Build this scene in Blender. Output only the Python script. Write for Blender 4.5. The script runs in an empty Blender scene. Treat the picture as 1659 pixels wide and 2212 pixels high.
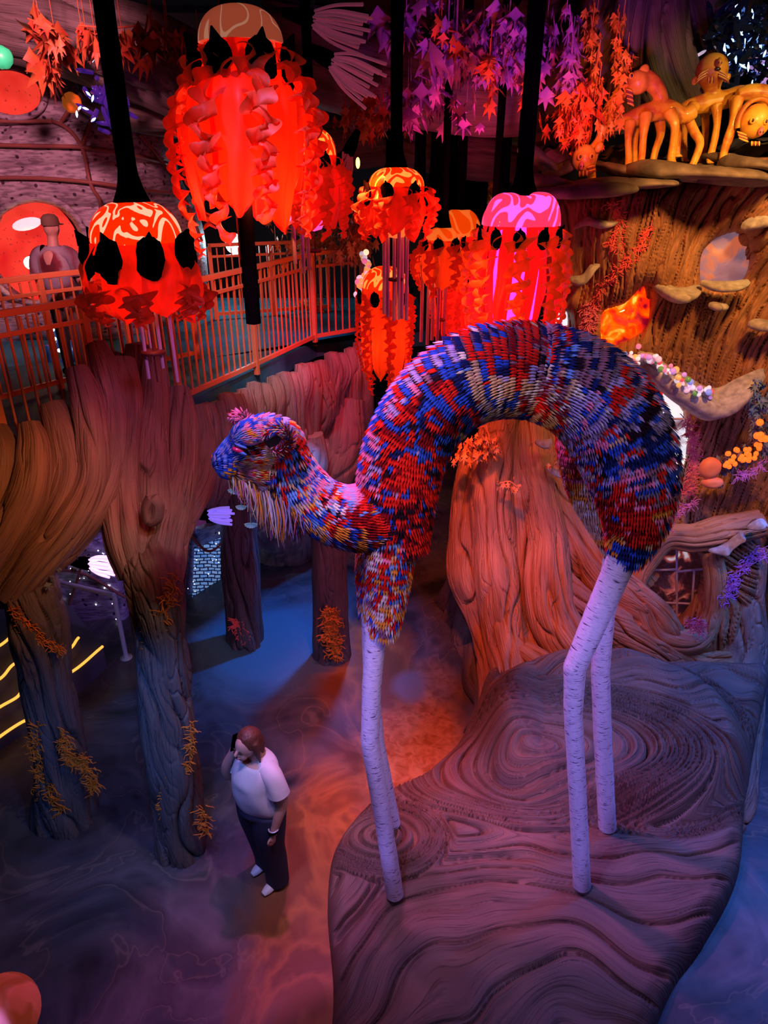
import bpy, math, random
import numpy as np
from mathutils import Vector
# ---------------------------------------------------------------- camera
F=1533.0; CZ=5.5; TH=math.radians(26.0); CT=math.cos(TH); ST=math.sin(TH)
S=bpy.context.scene; COL=S.collection; R=random.Random(7); PI=math.pi
cam=bpy.data.objects.new('camera',bpy.data.cameras.new('camera')); COL.objects.link(cam); S.camera=cam
cam.location=(0,0,CZ); cam.rotation_euler=(PI/2-TH,0,0)
cam.data.sensor_fit='HORIZONTAL'; cam.data.sensor_width=36; cam.data.lens=F/1659*36; cam.data.clip_end=100
S.view_settings.view_transform='Standard'; S.view_settings.look='None'; S.view_settings.gamma=1; S.view_settings.use_curve_mapping=False
S.view_settings.exposure=0.0
W=bpy.data.worlds.new('world'); S.world=W; W.use_nodes=True
W.node_tree.nodes['Background'].inputs[0].default_value=(.25,.22,.6,1); W.node_tree.nodes['Background'].inputs[1].default_value=.02
S.cycles.max_bounces=5; S.cycles.diffuse_bounces=2; S.cycles.glossy_bounces=3; S.cycles.transmission_bounces=4; S.cycles.transparent_max_bounces=8
S.cycles.sample_clamp_indirect=4; S.cycles.use_denoising=True
def P(px,py,Y):
    px=np.asarray(px,float);py=np.asarray(py,float);Y=np.asarray(Y,float)
    v=(1106-py)/F;u=(px-829.5)/F;t=Y/(CT+v*ST)
    return np.stack(np.broadcast_arrays(u*t,Y,CZ+(v*CT-ST)*t),-1)
def Fz(px,py,z=0.0):
    v=(1106-py)/F;u=(px-829.5)/F;t=(z-CZ)/(v*CT-ST)
    return Vector((u*t,(CT+v*ST)*t,z))
def mpp(py,Y):            # metres per pixel there
    return np.asarray(Y,float)/(CT+(1106-np.asarray(py,float))/F*ST)/F
def V3(px,py,Y): return Vector(P(px,py,Y).tolist())
# ---------------------------------------------------------------- lights of the place
def lamp(kind,loc,energy,col,target=None,ang=40,blend=.6,size=.1,sizey=None):
    d=bpy.data.lights.new('light',kind); d.energy=energy; d.color=col
    o=bpy.data.objects.new({'SPOT':'spotlight','AREA':'ceiling_wash_light','POINT':'bulb_light'}[kind],d); COL.objects.link(o); o.location=loc
    if kind=='SPOT': d.spot_size=math.radians(ang); d.spot_blend=blend; d.shadow_soft_size=size
    elif kind=='AREA': d.size=size; d.shape='SQUARE'
    else: d.shadow_soft_size=size
    if target is not None: o.rotation_euler=(Vector(target)-Vector(loc)).to_track_quat('-Z','Y').to_euler()
    return o
#LIGHTS
LAV=(.42,.32,1.0); MAG=(1,.12,.75); ORA=(1,.33,.06); RED=(1,.08,.03); BLU=(.03,.2,1); CYA=(.05,.55,1); VIO=(.45,.12,1)
# lavender key on the stilts and platform, from the gallery by the camera
lamp('SPOT',(-1.3,2.2,5.6),90,LAV,(.6,4.0,.9),52,.5,.12)
lamp('SPOT',(-2.5,.9,2.3),330,(.34,.26,1),(.9,4.2,1.7),40,.5,.1)
lamp('SPOT',(3.6,1.0,2.4),190,(.38,.28,1),(1.3,4.2,1.7),44,.5,.1)
lamp('SPOT',(-.9,5.6,6.2),120,(.8,.3,.8),(1.2,3.9,.3),50,.5,.08)
lamp('SPOT',(4.6,4.4,4.6),80,(.4,.25,1),(1.9,3.6,.3),60,.5,.1)
# pink and violet top light on the animal's back, blue on its flank
lamp('SPOT',(-.55,5.3,6.6),480,(1,.2,.75),(.0,4.1,3.9),56,.5,.1)
lamp('SPOT',(-.9,2.4,6.9),400,(.45,.35,1),(.3,4.1,3.4),50,.5,.1)
lamp('SPOT',(2.6,1.8,6.6),100,(1,.72,.62),(1.0,4.1,3.8),50,.7,.1)
lamp('SPOT',(.9,2.6,6.9),170,(1,.75,.65),(-.7,4.1,3.2),36,.7,.1)
# orange on the carved wall and the yellow creatures
lamp('SPOT',(2.5,3.9,6.6),720,(1,.42,.1),(3.4,7,4.4),58,.6,.15)
lamp('SPOT',(4.5,3.6,7.4),430,(1,.62,.2),(3.9,7.3,5.7),42,.5,.1)
lamp('SPOT',(.35,5.0,5.3),640,(1,.13,.035),(1.6,7.2,1.9),46,.7,.12)
lamp('SPOT',(3.4,2.0,6.5),200,(.65,.35,.9),(3.4,6.2,1.6),50,.6,.15)
# red-orange on the stump and on the floor beside it
lamp('SPOT',(-.2,5.8,5.6),800,(1,.13,.02),(.9,6.2,.2),52,.6,.08)
lamp('SPOT',(.2,2.6,6.0),90,(1,.2,.04),(-.1,4.7,0),36,.7,.08)
# blue pools
lamp('SPOT',(-.35,8.3,3.1),480,(.01,.22,1),(-1.2,7.6,0),75,1,.08)
lamp('SPOT',(5.6,6.6,4.5),420,(.03,.18,1),(3.9,4.8,0),70,.6,.1)
lamp('SPOT',(4.6,5.6,4.0),230,(.05,.25,1),(3.0,5.8,.9),70,.6,.1)
lamp('SPOT',(-2.6,2.2,5.5),170,(.4,.35,1),(-2.3,3.2,0),32,.7,.1)
lamp('SPOT',(-1.2,2.6,6),150,(.6,.5,1),(-1.0,4.3,.8),24,.6,.1)
# orange and purple low light on the gallery wood
lamp('SPOT',(-.8,3.2,4.6),95,(1,.35,.1),(-3.0,5.1,2.8),44,.7,.15)
lamp('SPOT',(-.6,3.2,5.3),80,(.75,.2,.6),(-1.7,6.2,3.0),50,.7,.15)
lamp('SPOT',(-.3,7.2,5.2),300,(1,.05,.12),(-.7,9.4,3.0),50,.6,.1)
lamp('SPOT',(-2.4,8.6,6.5),200,(.03,.4,1),(-1.5,9.0,3.2),50,.6,.1)
lamp('SPOT',(-1.4,6.2,6.4),110,(.1,.5,1),(-1.15,8.6,3.2),34,.6,.05)
lamp('SPOT',(-2.0,2.4,2.2),45,(.15,.3,1),(-2.3,4.8,.9),60,.7,.1)
# pink wash on the speckled shell, orange-red on the rails
lamp('SPOT',(-2.4,4.4,6.9),850,(1,.32,.42),(-4.4,9.3,5.6),60,.6,.15)
lamp('SPOT',(-.6,4.8,6.4),420,(1,.16,.04),(-1.6,8.2,4.3),42,.6,.08)
lamp('SPOT',(-1.8,2.6,6.2),150,(1,.16,.05),(-3.4,6.4,4.4),26,.6,.08)
# magenta up in the leaves
lamp('SPOT',(1.6,3.8,5.2),190,(.75,.12,1),(1.5,6.4,6.9),60,.6,.1)
lamp('SPOT',(.4,5.6,4.9),70,(1,.1,.04),(.7,7.2,6.3),80,.6,.1)
lamp('SPOT',(-2.6,6.8,1.8),30,(.2,.35,1),(-2.2,9,1.6),80,.6,.1)
lamp('SPOT',(-2.3,7.0,2.2),40,(.6,.3,1),(-3.6,8.0,1.3),70,.6,.1)
lamp('SPOT',(-1.0,6.3,5.9),150,(.2,.6,1),(-1.3,8.2,3.05),24,.7,.05)
lamp('SPOT',(.9,6.8,4.8),110,(1,.06,.22),(1.0,8.9,6.9),80,.7,.1)
lamp('SPOT',(1.5,5.2,5.9),120,(1,.17,.03),(1.95,7.0,5.9),42,.7,.05)
lamp('SPOT',(-1.3,3.0,3.0),75,(.1,.25,1),(-1.85,4.4,1.0),60,.7,.05)
lamp('SPOT',(-.3,1.6,5.0),70,(1,.35,.6),(.75,3.9,.3),16,.7,.05)
lamp('SPOT',(-.3,3.0,4.9),60,(1,.5,.35),(1.38,4.5,3.95),12,.7,.05)
lamp('SPOT',(-1.7,1.6,5.0),45,(.75,.55,1),(-.75,4.1,3.9),22,.7,.05)
# ---------------------------------------------------------------- noise
_T=np.random.RandomState(3).rand(256,256)
def vn(x,y,seed=0):
    x=np.asarray(x,float)+seed*17.31;y=np.asarray(y,float)+seed*9.73
    x,y=np.broadcast_arrays(x,y);xi=np.floor(x).astype(int);yi=np.floor(y).astype(int);fx=x-xi;fy=y-yi
    fx=fx*fx*(3-2*fx);fy=fy*fy*(3-2*fy);a=xi&255;b=(xi+1)&255;c=yi&255;d=(yi+1)&255
    return ((_T[a,c]*(1-fx)+_T[b,c]*fx)*(1-fy)+(_T[a,d]*(1-fx)+_T[b,d]*fx)*fy)*2-1
def fbm(x,y,seed=0,o=3): return sum(vn(x*2**i,y*2**i,seed+i*5)/2**i for i in range(o))
def sstep(a,b,x): t=np.clip((np.asarray(x,float)-a)/(b-a),0,1);return t*t*(3-2*t)
def crease(p,sh=.42): return np.abs(np.sin(p))**sh     # rounded ridges with sharp valleys
def crom(pts,n,closed=False):      # Catmull-Rom through rows of pts
    p=np.asarray(pts,float)
    if closed: p=np.vstack([p[-1:],p,p[:2]])
    else: p=np.vstack([2*p[0]-p[1],p,2*p[-1]-p[-2]])
    k=len(p)-3;t=np.linspace(0,k,n,endpoint=not closed);i=np.minimum(t.astype(int),k-1);f=(t-i)[:,None]
    a,b,c,d=p[i],p[i+1],p[i+2],p[i+3]
    return .5*((2*b)+(c-a)*f+(2*a-5*b+4*c-d)*f*f+(3*b-a-3*c+d)*f**3)
# ---------------------------------------------------------------- meshes
class MB:
    def __init__(s): s.v=[];s.q=[];s.t=[];s.uv=[];s.c=[];s.qm=[];s.tm=[];s.n=0
    def add(s,V,Q=None,T=None,uv=None,col=None,mi=0):
        V=np.asarray(V,float).reshape(-1,3);k=len(V)
        if Q is not None and len(Q): s.q.append(np.asarray(Q,int)+s.n);s.qm.append(np.full(len(Q),mi))
        if T is not None and len(T): s.t.append(np.asarray(T,int)+s.n);s.tm.append(np.full(len(T),mi))
        s.v.append(V);s.uv.append(np.zeros((k,2)) if uv is None else np.asarray(uv,float).reshape(-1,2))
        c=np.ones((k,4))
        if col is not None: c[:,:3]=np.asarray(col,float)[...,:3] if np.ndim(col)>1 else np.asarray(col[:3],float)
        s.c.append(c);s.n+=k;return s
    def grid(s,G,uv=None,col=None,mi=0,closeu=False,flip=False):   # G n x m x 3
        n,m=G.shape[:2];I=np.arange(n*m).reshape(n,m)
        if closeu: I=np.hstack([I,I[:,:1]])
        Q=np.stack([I[:-1,:-1],I[:-1,1:],I[1:,1:],I[1:,:-1]],-1).reshape(-1,4)
        if flip: Q=Q[:,::-1]
        return s.add(G.reshape(-1,3),Q,None,uv,col,mi)
    def box(s,c,d,rz=0,rx=0,ry=0,mi=0,col=None,bev=.12):
        c=np.asarray(c,float);h=np.asarray(d,float)/2;b=min(h)*bev
        # chamfered box
        V=[];
        for sx in(-1,1):
            for sy in(-1,1):
                for sz in(-1,1):
                    g=np.array([sx,sy,sz])
                    for ax in range(3):
                        q=h-b;q=q.copy();q[ax]=h[ax];V.append(g*q)
        V=np.array(V);I=lambda sx,sy,sz,ax:(((sx>0)*2+(sy>0))*2+(sz>0))*3+ax
        Q=[];T=[]
        for ax in range(3):
            o=[a for a in range(3) if a!=ax]
            for sg in(-1,1):
                f=[]
                for a,b2 in((-1,-1),(1,-1),(1,1),(-1,1)):
                    g=[0,0,0];g[ax]=sg;g[o[0]]=a;g[o[1]]=b2;f.append(I(*g,ax))
                if (sg>0)==(ax==1): f=f[::-1]
                Q.append(f)
            for a in(-1,1):
                for b2 in(-1,1):
                    f=[]
                    g=[0,0,0];g[o[0]]=a;g[o[1]]=b2
                    g[ax]=-1;f.append(I(*g,o[0]));f.append(I(*g,o[1]));g[ax]=1;f.append(I(*g,o[1]));f.append(I(*g,o[0]));Q.append(f)
        for sx in(-1,1):
            for sy in(-1,1):
                for sz in(-1,1): T.append([I(sx,sy,sz,0),I(sx,sy,sz,1),I(sx,sy,sz,2)])
        if rx: k=np.array([[1,0,0],[0,math.cos(rx),-math.sin(rx)],[0,math.sin(rx),math.cos(rx)]]);V=V@k.T
        if ry: k=np.array([[math.cos(ry),0,math.sin(ry)],[0,1,0],[-math.sin(ry),0,math.cos(ry)]]);V=V@k.T
        if rz: k=np.array([[math.cos(rz),-math.sin(rz),0],[math.sin(rz),math.cos(rz),0],[0,0,1]]);V=V@k.T
        return s.add(V+c,Q,T,None,col,mi)
    def tube(s,pts,rad,n=16,m=None,disp=None,flat=None,up=None,caps=True,mi=0,col=None,uo=0.,ds=None,th0=0.):
        pts=np.asarray(pts,float);rad=np.asarray(rad,float)*np.ones(len(pts))
        L=np.linalg.norm(np.diff(pts,axis=0),axis=1).sum()
        if m is None: m=max(2,int(L/ds)) if ds else (len(pts)-1)*5+1
        q=crom(np.hstack([pts,rad[:,None]]),m) if len(pts)>2 else np.hstack([pts,rad[:,None]])[0]+np.linspace(0,1,m)[:,None]*(np.hstack([pts,rad[:,None]])[1]-np.hstack([pts,rad[:,None]])[0])
        C=q[:,:3];r=np.maximum(q[:,3],1e-4);Tn=np.gradient(C,axis=0);Tn/=np.linalg.norm(Tn,axis=1)[:,None]+1e-9
        a=np.array(up if up is not None else (0,1,0),float)
        if abs(Tn[0]@a)/np.linalg.norm(a)>.95: a=np.array([1,0,0.])
        N=np.zeros_like(C)
        for i in range(len(C)):
            a=a-Tn[i]*(a@Tn[i]);a/=np.linalg.norm(a)+1e-9;N[i]=a
        B=np.cross(Tn,N);th=np.linspace(0,2*PI,n+1)+th0;ss=np.concatenate([[0],np.cumsum(np.linalg.norm(np.diff(C,axis=0),axis=1))])
        k=np.ones((len(C),n+1)) if disp is None else disp(th[None,:],ss[:,None])
        fa,fb=(1,1) if flat is None else flat
        G=C[:,None]+(np.cos(th)[None,:,None]*N[:,None]*fa+np.sin(th)[None,:,None]*B[:,None]*fb)*(r[:,None]*k)[...,None]
        uv=np.stack(np.broadcast_arrays(th[None,:]*float(np.mean(r))+uo,ss[:,None]+uo*3.1),-1)
        s.grid(G,uv,col,mi)
        if caps:
            for e,fl in((0,0),(len(C)-1,1)):
                ring=G[e][:-1];c=C[e]+Tn[e]*(r[e]*.25)*(1 if fl else -1);V=np.vstack([ring,c]);K=len(ring)
                i=np.arange(K);T=np.stack([i,(i+1)%K,np.full(K,K)],-1)
                if not fl: T=T[:,::-1]
                s.add(V,None,T,None,col,mi)
        return s
    def lathe(s,prof,n=32,o=(0,0,0),disp=None,mi=0,col=None,sx=1,sy=1):
        pr=np.asarray(prof,float);th=np.linspace(0,2*PI,n+1);k=1 if disp is None else disp(th[None,:],np.linspace(0,1,len(pr))[:,None])
        r=pr[:,0][:,None]*k*np.ones((1,n+1))
        G=np.stack([r*np.cos(th)*sx,r*np.sin(th)*sy,pr[:,1][:,None]*np.ones((1,n+1))],-1)+np.asarray(o,float)
        uv=np.stack(np.broadcast_arrays(th[None,:]/(2*PI),np.linspace(0,1,len(pr))[:,None]),-1)
        return s.grid(G,uv,col,mi)
    def ball(s,c,r,n=16,mi=0,col=None,rot=None,disp=None):
        r=np.asarray(r,float)*np.ones(3);a=np.linspace(0,PI,n//2+2);th=np.linspace(0,2*PI,n+1)
        G=np.stack([np.sin(a)[:,None]*np.cos(th),np.sin(a)[:,None]*np.sin(th),-np.cos(a)[:,None]*np.ones((1,n+1))],-1)
        if disp is not None: G=G*(1+disp(G))[...,None]
        G=G*r
        if rot is not None: G=G@np.array(rot).T
        uv=np.stack(np.broadcast_arrays(th[None,:]/(2*PI),a[:,None]/PI),-1)
        return s.grid(G+np.asarray(c,float),uv,col,mi)
    def build(s,name,mats,parent=None,smooth=True,mods=(),origin=None):
        V=np.vstack(s.v);uv=np.vstack(s.uv);C=np.vstack(s.c)
        if parent is not None and not mods and parent.get('_o') is not None: V=V-np.array(parent['_o'])
        elif origin is not None: V=V-np.asarray(origin,float)
        q=np.vstack(s.q) if s.q else np.zeros((0,4),int);t=np.vstack(s.t) if s.t else np.zeros((0,3),int)
        me=bpy.data.meshes.new(name);me.vertices.add(len(V));me.vertices.foreach_set('co',V.ravel())
        li=np.concatenate([q.ravel(),t.ravel()]);me.loops.add(len(li));me.loops.foreach_set('vertex_index',li)
        me.polygons.add(len(q)+len(t));st=np.concatenate([np.arange(len(q))*4,len(q)*4+np.arange(len(t))*3])
        me.polygons.foreach_set('loop_start',st)
        me.polygons.foreach_set('material_index',np.concatenate([a for a in s.qm]+[a for a in s.tm]).astype(int))
        me.update(calc_edges=True)
        u=me.uv_layers.new(name='UVMap');u.data.foreach_set('uv',uv[li].ravel())
        ca=me.color_attributes.new('Col','FLOAT_COLOR','POINT');ca.data.foreach_set('color',C.ravel())
        me.polygons.foreach_set('use_smooth',np.full(len(me.polygons),smooth));me.validate()
        for m in (mats if isinstance(mats,(list,tuple)) else [mats]): me.materials.append(m)
        o=bpy.data.objects.new(name,me);COL.objects.link(o)
        if origin is not None: o.location=tuple(origin)
        if parent is not None:
            o.parent=parent
            if parent.get('_o') is not None and not mods: o['_o']=list(parent['_o'])
            if mods and parent.get('_o') is not None: o.location=tuple(-np.array(parent['_o']))
        for k in mods:
            if k[0]=='remesh': m=o.modifiers.new('r','REMESH');m.mode='VOXEL';m.voxel_size=k[1];m.use_smooth_shade=True
            elif k[0]=='smooth': m=o.modifiers.new('s','SMOOTH');m.iterations=k[1];m.factor=.5
            elif k[0]=='sub': m=o.modifiers.new('b','SUBSURF');m.levels=m.render_levels=k[1]
        return o
def tag(o,label=None,cat=None,group=None,kind=None):
    if label: o['label']=label
    if cat: o['category']=cat
    if group: o['group']=group
    if kind: o['kind']=kind
    return o
def thing(name,label,cat,loc=(0,0,0),group=None,rz=0):
    o=bpy.data.objects.new(name,None);COL.objects.link(o);o.location=tuple(loc);o.rotation_euler=(0,0,rz);o.empty_display_size=.1
    return tag(o,label,cat,group)
def wthing(name,label,cat,base,group=None):   # thing whose parts are given in world coordinates
    o=thing(name,label,cat,base,group);o['_o']=[float(a) for a in base];return o
def copy_tree(o,parent=None):
    c=o.copy();COL.objects.link(c)
    if parent is not None: c.parent=parent
    for ch in [x for x in bpy.data.objects if x.parent==o]: copy_tree(ch,c)
    return c
# ---------------------------------------------------------------- carved relief from an outline
def sdf(X,Y,poly):
    d=np.full(X.shape,1e9);ins=np.zeros(X.shape,bool);gx=np.zeros(X.shape);gy=np.zeros(X.shape);n=len(poly)
    for i in range(n):
        a=poly[i];b=poly[(i+1)%n];e=b-a;t=np.clip(((X-a[0])*e[0]+(Y-a[1])*e[1])/(e@e+1e-12),0,1)
        cx=a[0]+t*e[0];cy=a[1]+t*e[1];dd=np.hypot(X-cx,Y-cy);m=dd<d;d=np.where(m,dd,d);gx=np.where(m,cx,gx);gy=np.where(m,cy,gy)
        c=((a[1]>Y)!=(b[1]>Y))
        with np.errstate(divide='ignore',invalid='ignore'): c&=X<(b[0]-a[0])*(Y-a[1])/(b[1]-a[1])+a[0]
        ins^=c
    return np.where(ins,d,-d),gx,gy
def relief(mb,outline,holes,Yf,cf,step=3,thick=.25,rw=30,rd=.25,amp=.03,uvk=.01,hrw=18,hrd=.16):
    ol=crom(outline,len(outline)*5,True);lo=ol.min(0)-step*2;hi=ol.max(0)+step*2
    xs=np.arange(lo[0],hi[0],step);ys=np.arange(lo[1],hi[1],step);X,Y=np.meshgrid(xs,ys)
    d,gx,gy=sdf(X,Y,ol);dh=np.full(X.shape,1e9)
    for h in holes:
        e,hx,hy=sdf(X,Y,crom(h,len(h)*4,True));e=-e;m=e<d;gx=np.where(m,hx,gx);gy=np.where(m,hy,gy);dh=np.minimum(dh,e);d=np.minimum(d,e)
    ins=d>0;I=np.arange(X.size).reshape(X.shape);q=np.stack([I[:-1,:-1],I[1:,:-1],I[1:,1:],I[:-1,1:]],-1).reshape(-1,4)
    k=ins.ravel()[q].sum(1)>=1;q=q[k];out=~ins;X=np.where(out,gx,X);Y=np.where(out,gy,Y);dd=np.maximum(d,0)
    t=np.clip(dd/rw,0,1);rnd=rd*(1-np.sqrt(1-(1-t)**2))
    if holes: t=np.clip(np.maximum(dh,0)/hrw,0,1);rnd=np.maximum(rnd,hrd*(1-np.sqrt(1-(1-t)**2)))
    c,al=cf(X,Y);h=relh(c,al);D=Yf(X,Y)+rnd-amp*h
    V=P(X,Y,D).reshape(-1,3);uv=np.stack([c*.05,al*uvk],-1).reshape(-1,2)
    us=np.unique(q);mp=np.full(X.size,-1);mp[us]=np.arange(len(us));q=mp[q]
    mb.add(V[us],q,None,uv[us])
    E=np.vstack([q[:,[0,1]],q[:,[1,2]],q[:,[2,3]],q[:,[3,0]]]);key=E[:,0]*len(us)+E[:,1];rk=E[:,1]*len(us)+E[:,0]
    be=E[~np.isin(key,rk)]
    B=V[us].copy();g=Vector((0,CT,-ST));B+=np.array([0,1,0])*thick
    b2=np.unique(be);m2=np.full(len(us),-1);m2[b2]=np.arange(len(b2));nb=len(b2)
    mb.add(np.vstack([V[us][b2],B[b2]]),np.stack([m2[be[:,1]],m2[be[:,0]],m2[be[:,0]]+nb,m2[be[:,1]]+nb],-1),None,np.vstack([uv[us][b2]]*2))
    mb.add(B,q[:,::-1],None,uv[us])
def cut(p,w=.25): return sstep(0,w,np.abs(np.sin(p)))-1   # narrow deep cuts
def relh(c,al):      # groove profile from a cross-grain coordinate (radians) and an along-grain coordinate
    w=vn(c*.35,al*.012,4)
    b=np.clip(.55+.75*vn(c*.4+3,al*.008,14),0,1);b2=np.clip(.3+1.0*vn(c*.9+5,al*.012,15),0,1)
    return crease(c*.5+w*1.6,.6)*.6+.7*cut(c*.5+w*1.6,.2)*b+.3*crease(c*1.15+2.2*vn(c*.5,al*.02,8),.6)*(.5+.5*vn(c*.3,al*.01,9))+.42*cut(c*1.6+1.8*vn(c*.5,al*.015,8),.3)*b2+.12*crease(c*3.1+3*vn(c*.8,al*.03,2))
def bark(K=5,A=.16,seed=0,tw=0.,f=1.6):        # displacement of a trunk
    def d(th,s):
        w=vn(np.cos(th)*1.4+5,s*f,seed)+vn(np.sin(th)*1.4+9,s*f,seed+3);w2=vn(np.cos(th)*3+5,s*f*2,seed+6)+vn(np.sin(th)*3,s*f*2,seed+7)
        ph=th+tw*s
        b=np.clip(.5+.8*vn(np.cos(th)*2+7,s*f*1.1,seed+9),0,1);b2=np.clip(.35+.9*vn(np.sin(th)*3+2,s*f*1.6,seed+12),0,1)
        return 1+A*(crease(ph*K/2+w*2.2,.6)-.75)*(.6+.5*w2)+A*1.3*cut(ph*K/2+w*2.2,.26)*b+A*.7*cut(ph*K*1.5+w2*2.6,.32)*b2+A*.14*(crease(ph*K*4.5+w2*2.4)-.7)+.10*w
    return d
def ptube(mb,L,K=5,A=.14,seed=0,tw=0.,n=200,ds=.013,flat=None,caps=True,f=1.6,rs=1.0,dy=0.):
    L=np.array(L,float);L[:,3]*=rs;L[:,2]+=dy;pts=P(L[:,0],L[:,1],L[:,2]);r=L[:,3]*mpp(L[:,1],L[:,2])
    mb.tube(pts,r,n=n,ds=ds,disp=bark(K,A,seed,tw,f),flat=flat,uo=seed*.37,caps=caps,up=(0,1,0))
# ---------------------------------------------------------------- materials
def mat(name,col,rough=.6,metal=0,emit=None,es=0,alpha=1,trans=0,coat=0,spec=.5,sss=0):
    m=bpy.data.materials.new(name);m.use_nodes=True;b=m.node_tree.nodes['Principled BSDF'];i=b.inputs
    i['Base Color'].default_value=(*col,1);i['Roughness'].default_value=rough;i['Metallic'].default_value=metal
    if emit: i['Emission Color'].default_value=(*emit,1);i['Emission Strength'].default_value=es
    i['Alpha'].default_value=alpha;i['Transmission Weight'].default_value=trans;i['Coat Weight'].default_value=coat;i['Specular IOR Level'].default_value=spec
    return m
class N:          # small node builder
    def __init__(s,m): s.m=m;s.t=m.node_tree;s.b=s.t.nodes['Principled BSDF']
    def n(s,ty,**k):
        x=s.t.nodes.new(ty)
        for a,b in k.items():
            if a[0]=='_': setattr(x,a[1:],b)
            else:
                kk=a.replace('__',' ') ;x.inputs[int(kk[1:]) if kk[0]=='i' and kk[1:].isdigit() else kk].default_value=b
        return x
    def l(s,a,ao,b,bi): s.t.links.new(a.outputs[ao],b.inputs[bi])
    def co(s,kind='UV',scale=(1,1,1),rot=(0,0,0)):
        c=s.n('ShaderNodeTexCoord');m=s.n('ShaderNodeMapping');m.inputs['Scale'].default_value=scale;m.inputs['Rotation'].default_value=rot;s.l(c,kind,m,0);return m
    def noise(s,co,sc=5,det=3,dist=0): x=s.n('ShaderNodeTexNoise',Scale=sc,Detail=det,Distortion=dist);s.l(co,0,x,0);return x
    def ramp(s,src,stops,out=0,const=False):
        r=s.n('ShaderNodeValToRGB');e=r.color_ramp.elements
        if const: r.color_ramp.interpolation='CONSTANT'
        while len(e)<len(stops): e.new(.5)
        for k,(p,c) in zip(e,stops): k.position=p;k.color=(*c,1)
        s.l(src,out,r,0);return r
    def mix(s,fac,a,b,mode='MIX',f=.5):
        x=s.n('ShaderNodeMix',_data_type='RGBA',_blend_type=mode);x.inputs[0].default_value=f
        if fac is not None: s.l(fac[0],fac[1],x,0)
        for q,i in((a,6),(b,7)):
            if isinstance(q,tuple) and len(q)==3 and not hasattr(q[0],'outputs'): x.inputs[i].default_value=(*q,1)
            elif isinstance(q,tuple): s.l(q[0],q[1],x,i)
            else: s.l(q,0 if q.bl_idname!='ShaderNodeMix' else 2,x,i)
        return x
    def bump(s,src,o=0,st=.4,d=.02,prev=None):
        x=s.n('ShaderNodeBump',Strength=st,Distance=d);s.l(src,o,x,'Height')
        if prev: s.l(prev,0,x,'Normal')
        s.l(x,0,s.b,'Normal');return x
    def base(s,x,o=None): s.l(x,(2 if x.bl_idname=='ShaderNodeMix' else 0) if o is None else o,s.b,'Base Color')
    def emit(s,x,st,o=None): s.l(x,(2 if x.bl_idname=='ShaderNodeMix' else 0) if o is None else o,s.b,'Emission Color');s.b.inputs['Emission Strength'].default_value=st
def wood(name,a,b,dark,rough=.62,gs=1.0):
    m=mat(name,a,rough);k=N(m)
    n1=k.noise(k.co('UV',(30*gs,.8*gs,1)),3,5,.15);n2=k.noise(k.co('UV',(6*gs,.9*gs,1)),2,2);n3=k.noise(k.co('Object',(1,1,1)),1.3,2)
    c=k.mix((k.ramp(n3,[(.35,(0,0,0)),(.65,(1,1,1))]),0),a,b);st=k.ramp(n1,[(.30,(.8,.8,.8)),(.44,(0,0,0))])
    c2=k.mix((st,0),c,dark);hi=k.ramp(n2,[(.3,(.72,.72,.72)),(.7,(1.15,1.12,1.1))]);c3=k.mix(None,c2,hi,'MULTIPLY',1.0);k.base(c3)
    bp=k.bump(n1,0,.75,.012);k.bump(n2,0,.4,.03,bp)
    return m
def lit(name,col,es,base=None): return mat(name,base or col,.5,emit=col,es=es)
def vcol(name,rough=.5,spec=.4,sat=1):
    m=mat(name,(1,1,1),rough,spec=spec);k=N(m);a=k.n('ShaderNodeVertexColor',_layer_name='Col');k.base(a);return m
# ---------------------------------------------------------------- shared materials
M={}
M['wood']=wood('carved_wood',(.46,.27,.19),(.34,.22,.19),(.05,.025,.022))
M['woodp']=wood('carved_wood_deep',(.27,.165,.125),(.20,.135,.12),(.03,.018,.018))
M['woodr']=wood('carved_wood_warm',(.56,.26,.12),(.42,.20,.12),(.07,.03,.02))
M['woodd']=wood('carved_wood_dark',(.12,.085,.09),(.17,.12,.12),(.02,.012,.014))
M['black']=mat('black_cloth',(.0015,.001,.0015),1.0,spec=0.0)
M['rail']=mat('rail_paint',(.95,.30,.12),.4,.0)
M['steel']=mat('chime_metal',(.8,.7,.95),.3,.35)
M['white']=mat('white_paint',(.75,.72,.78),.45)
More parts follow.
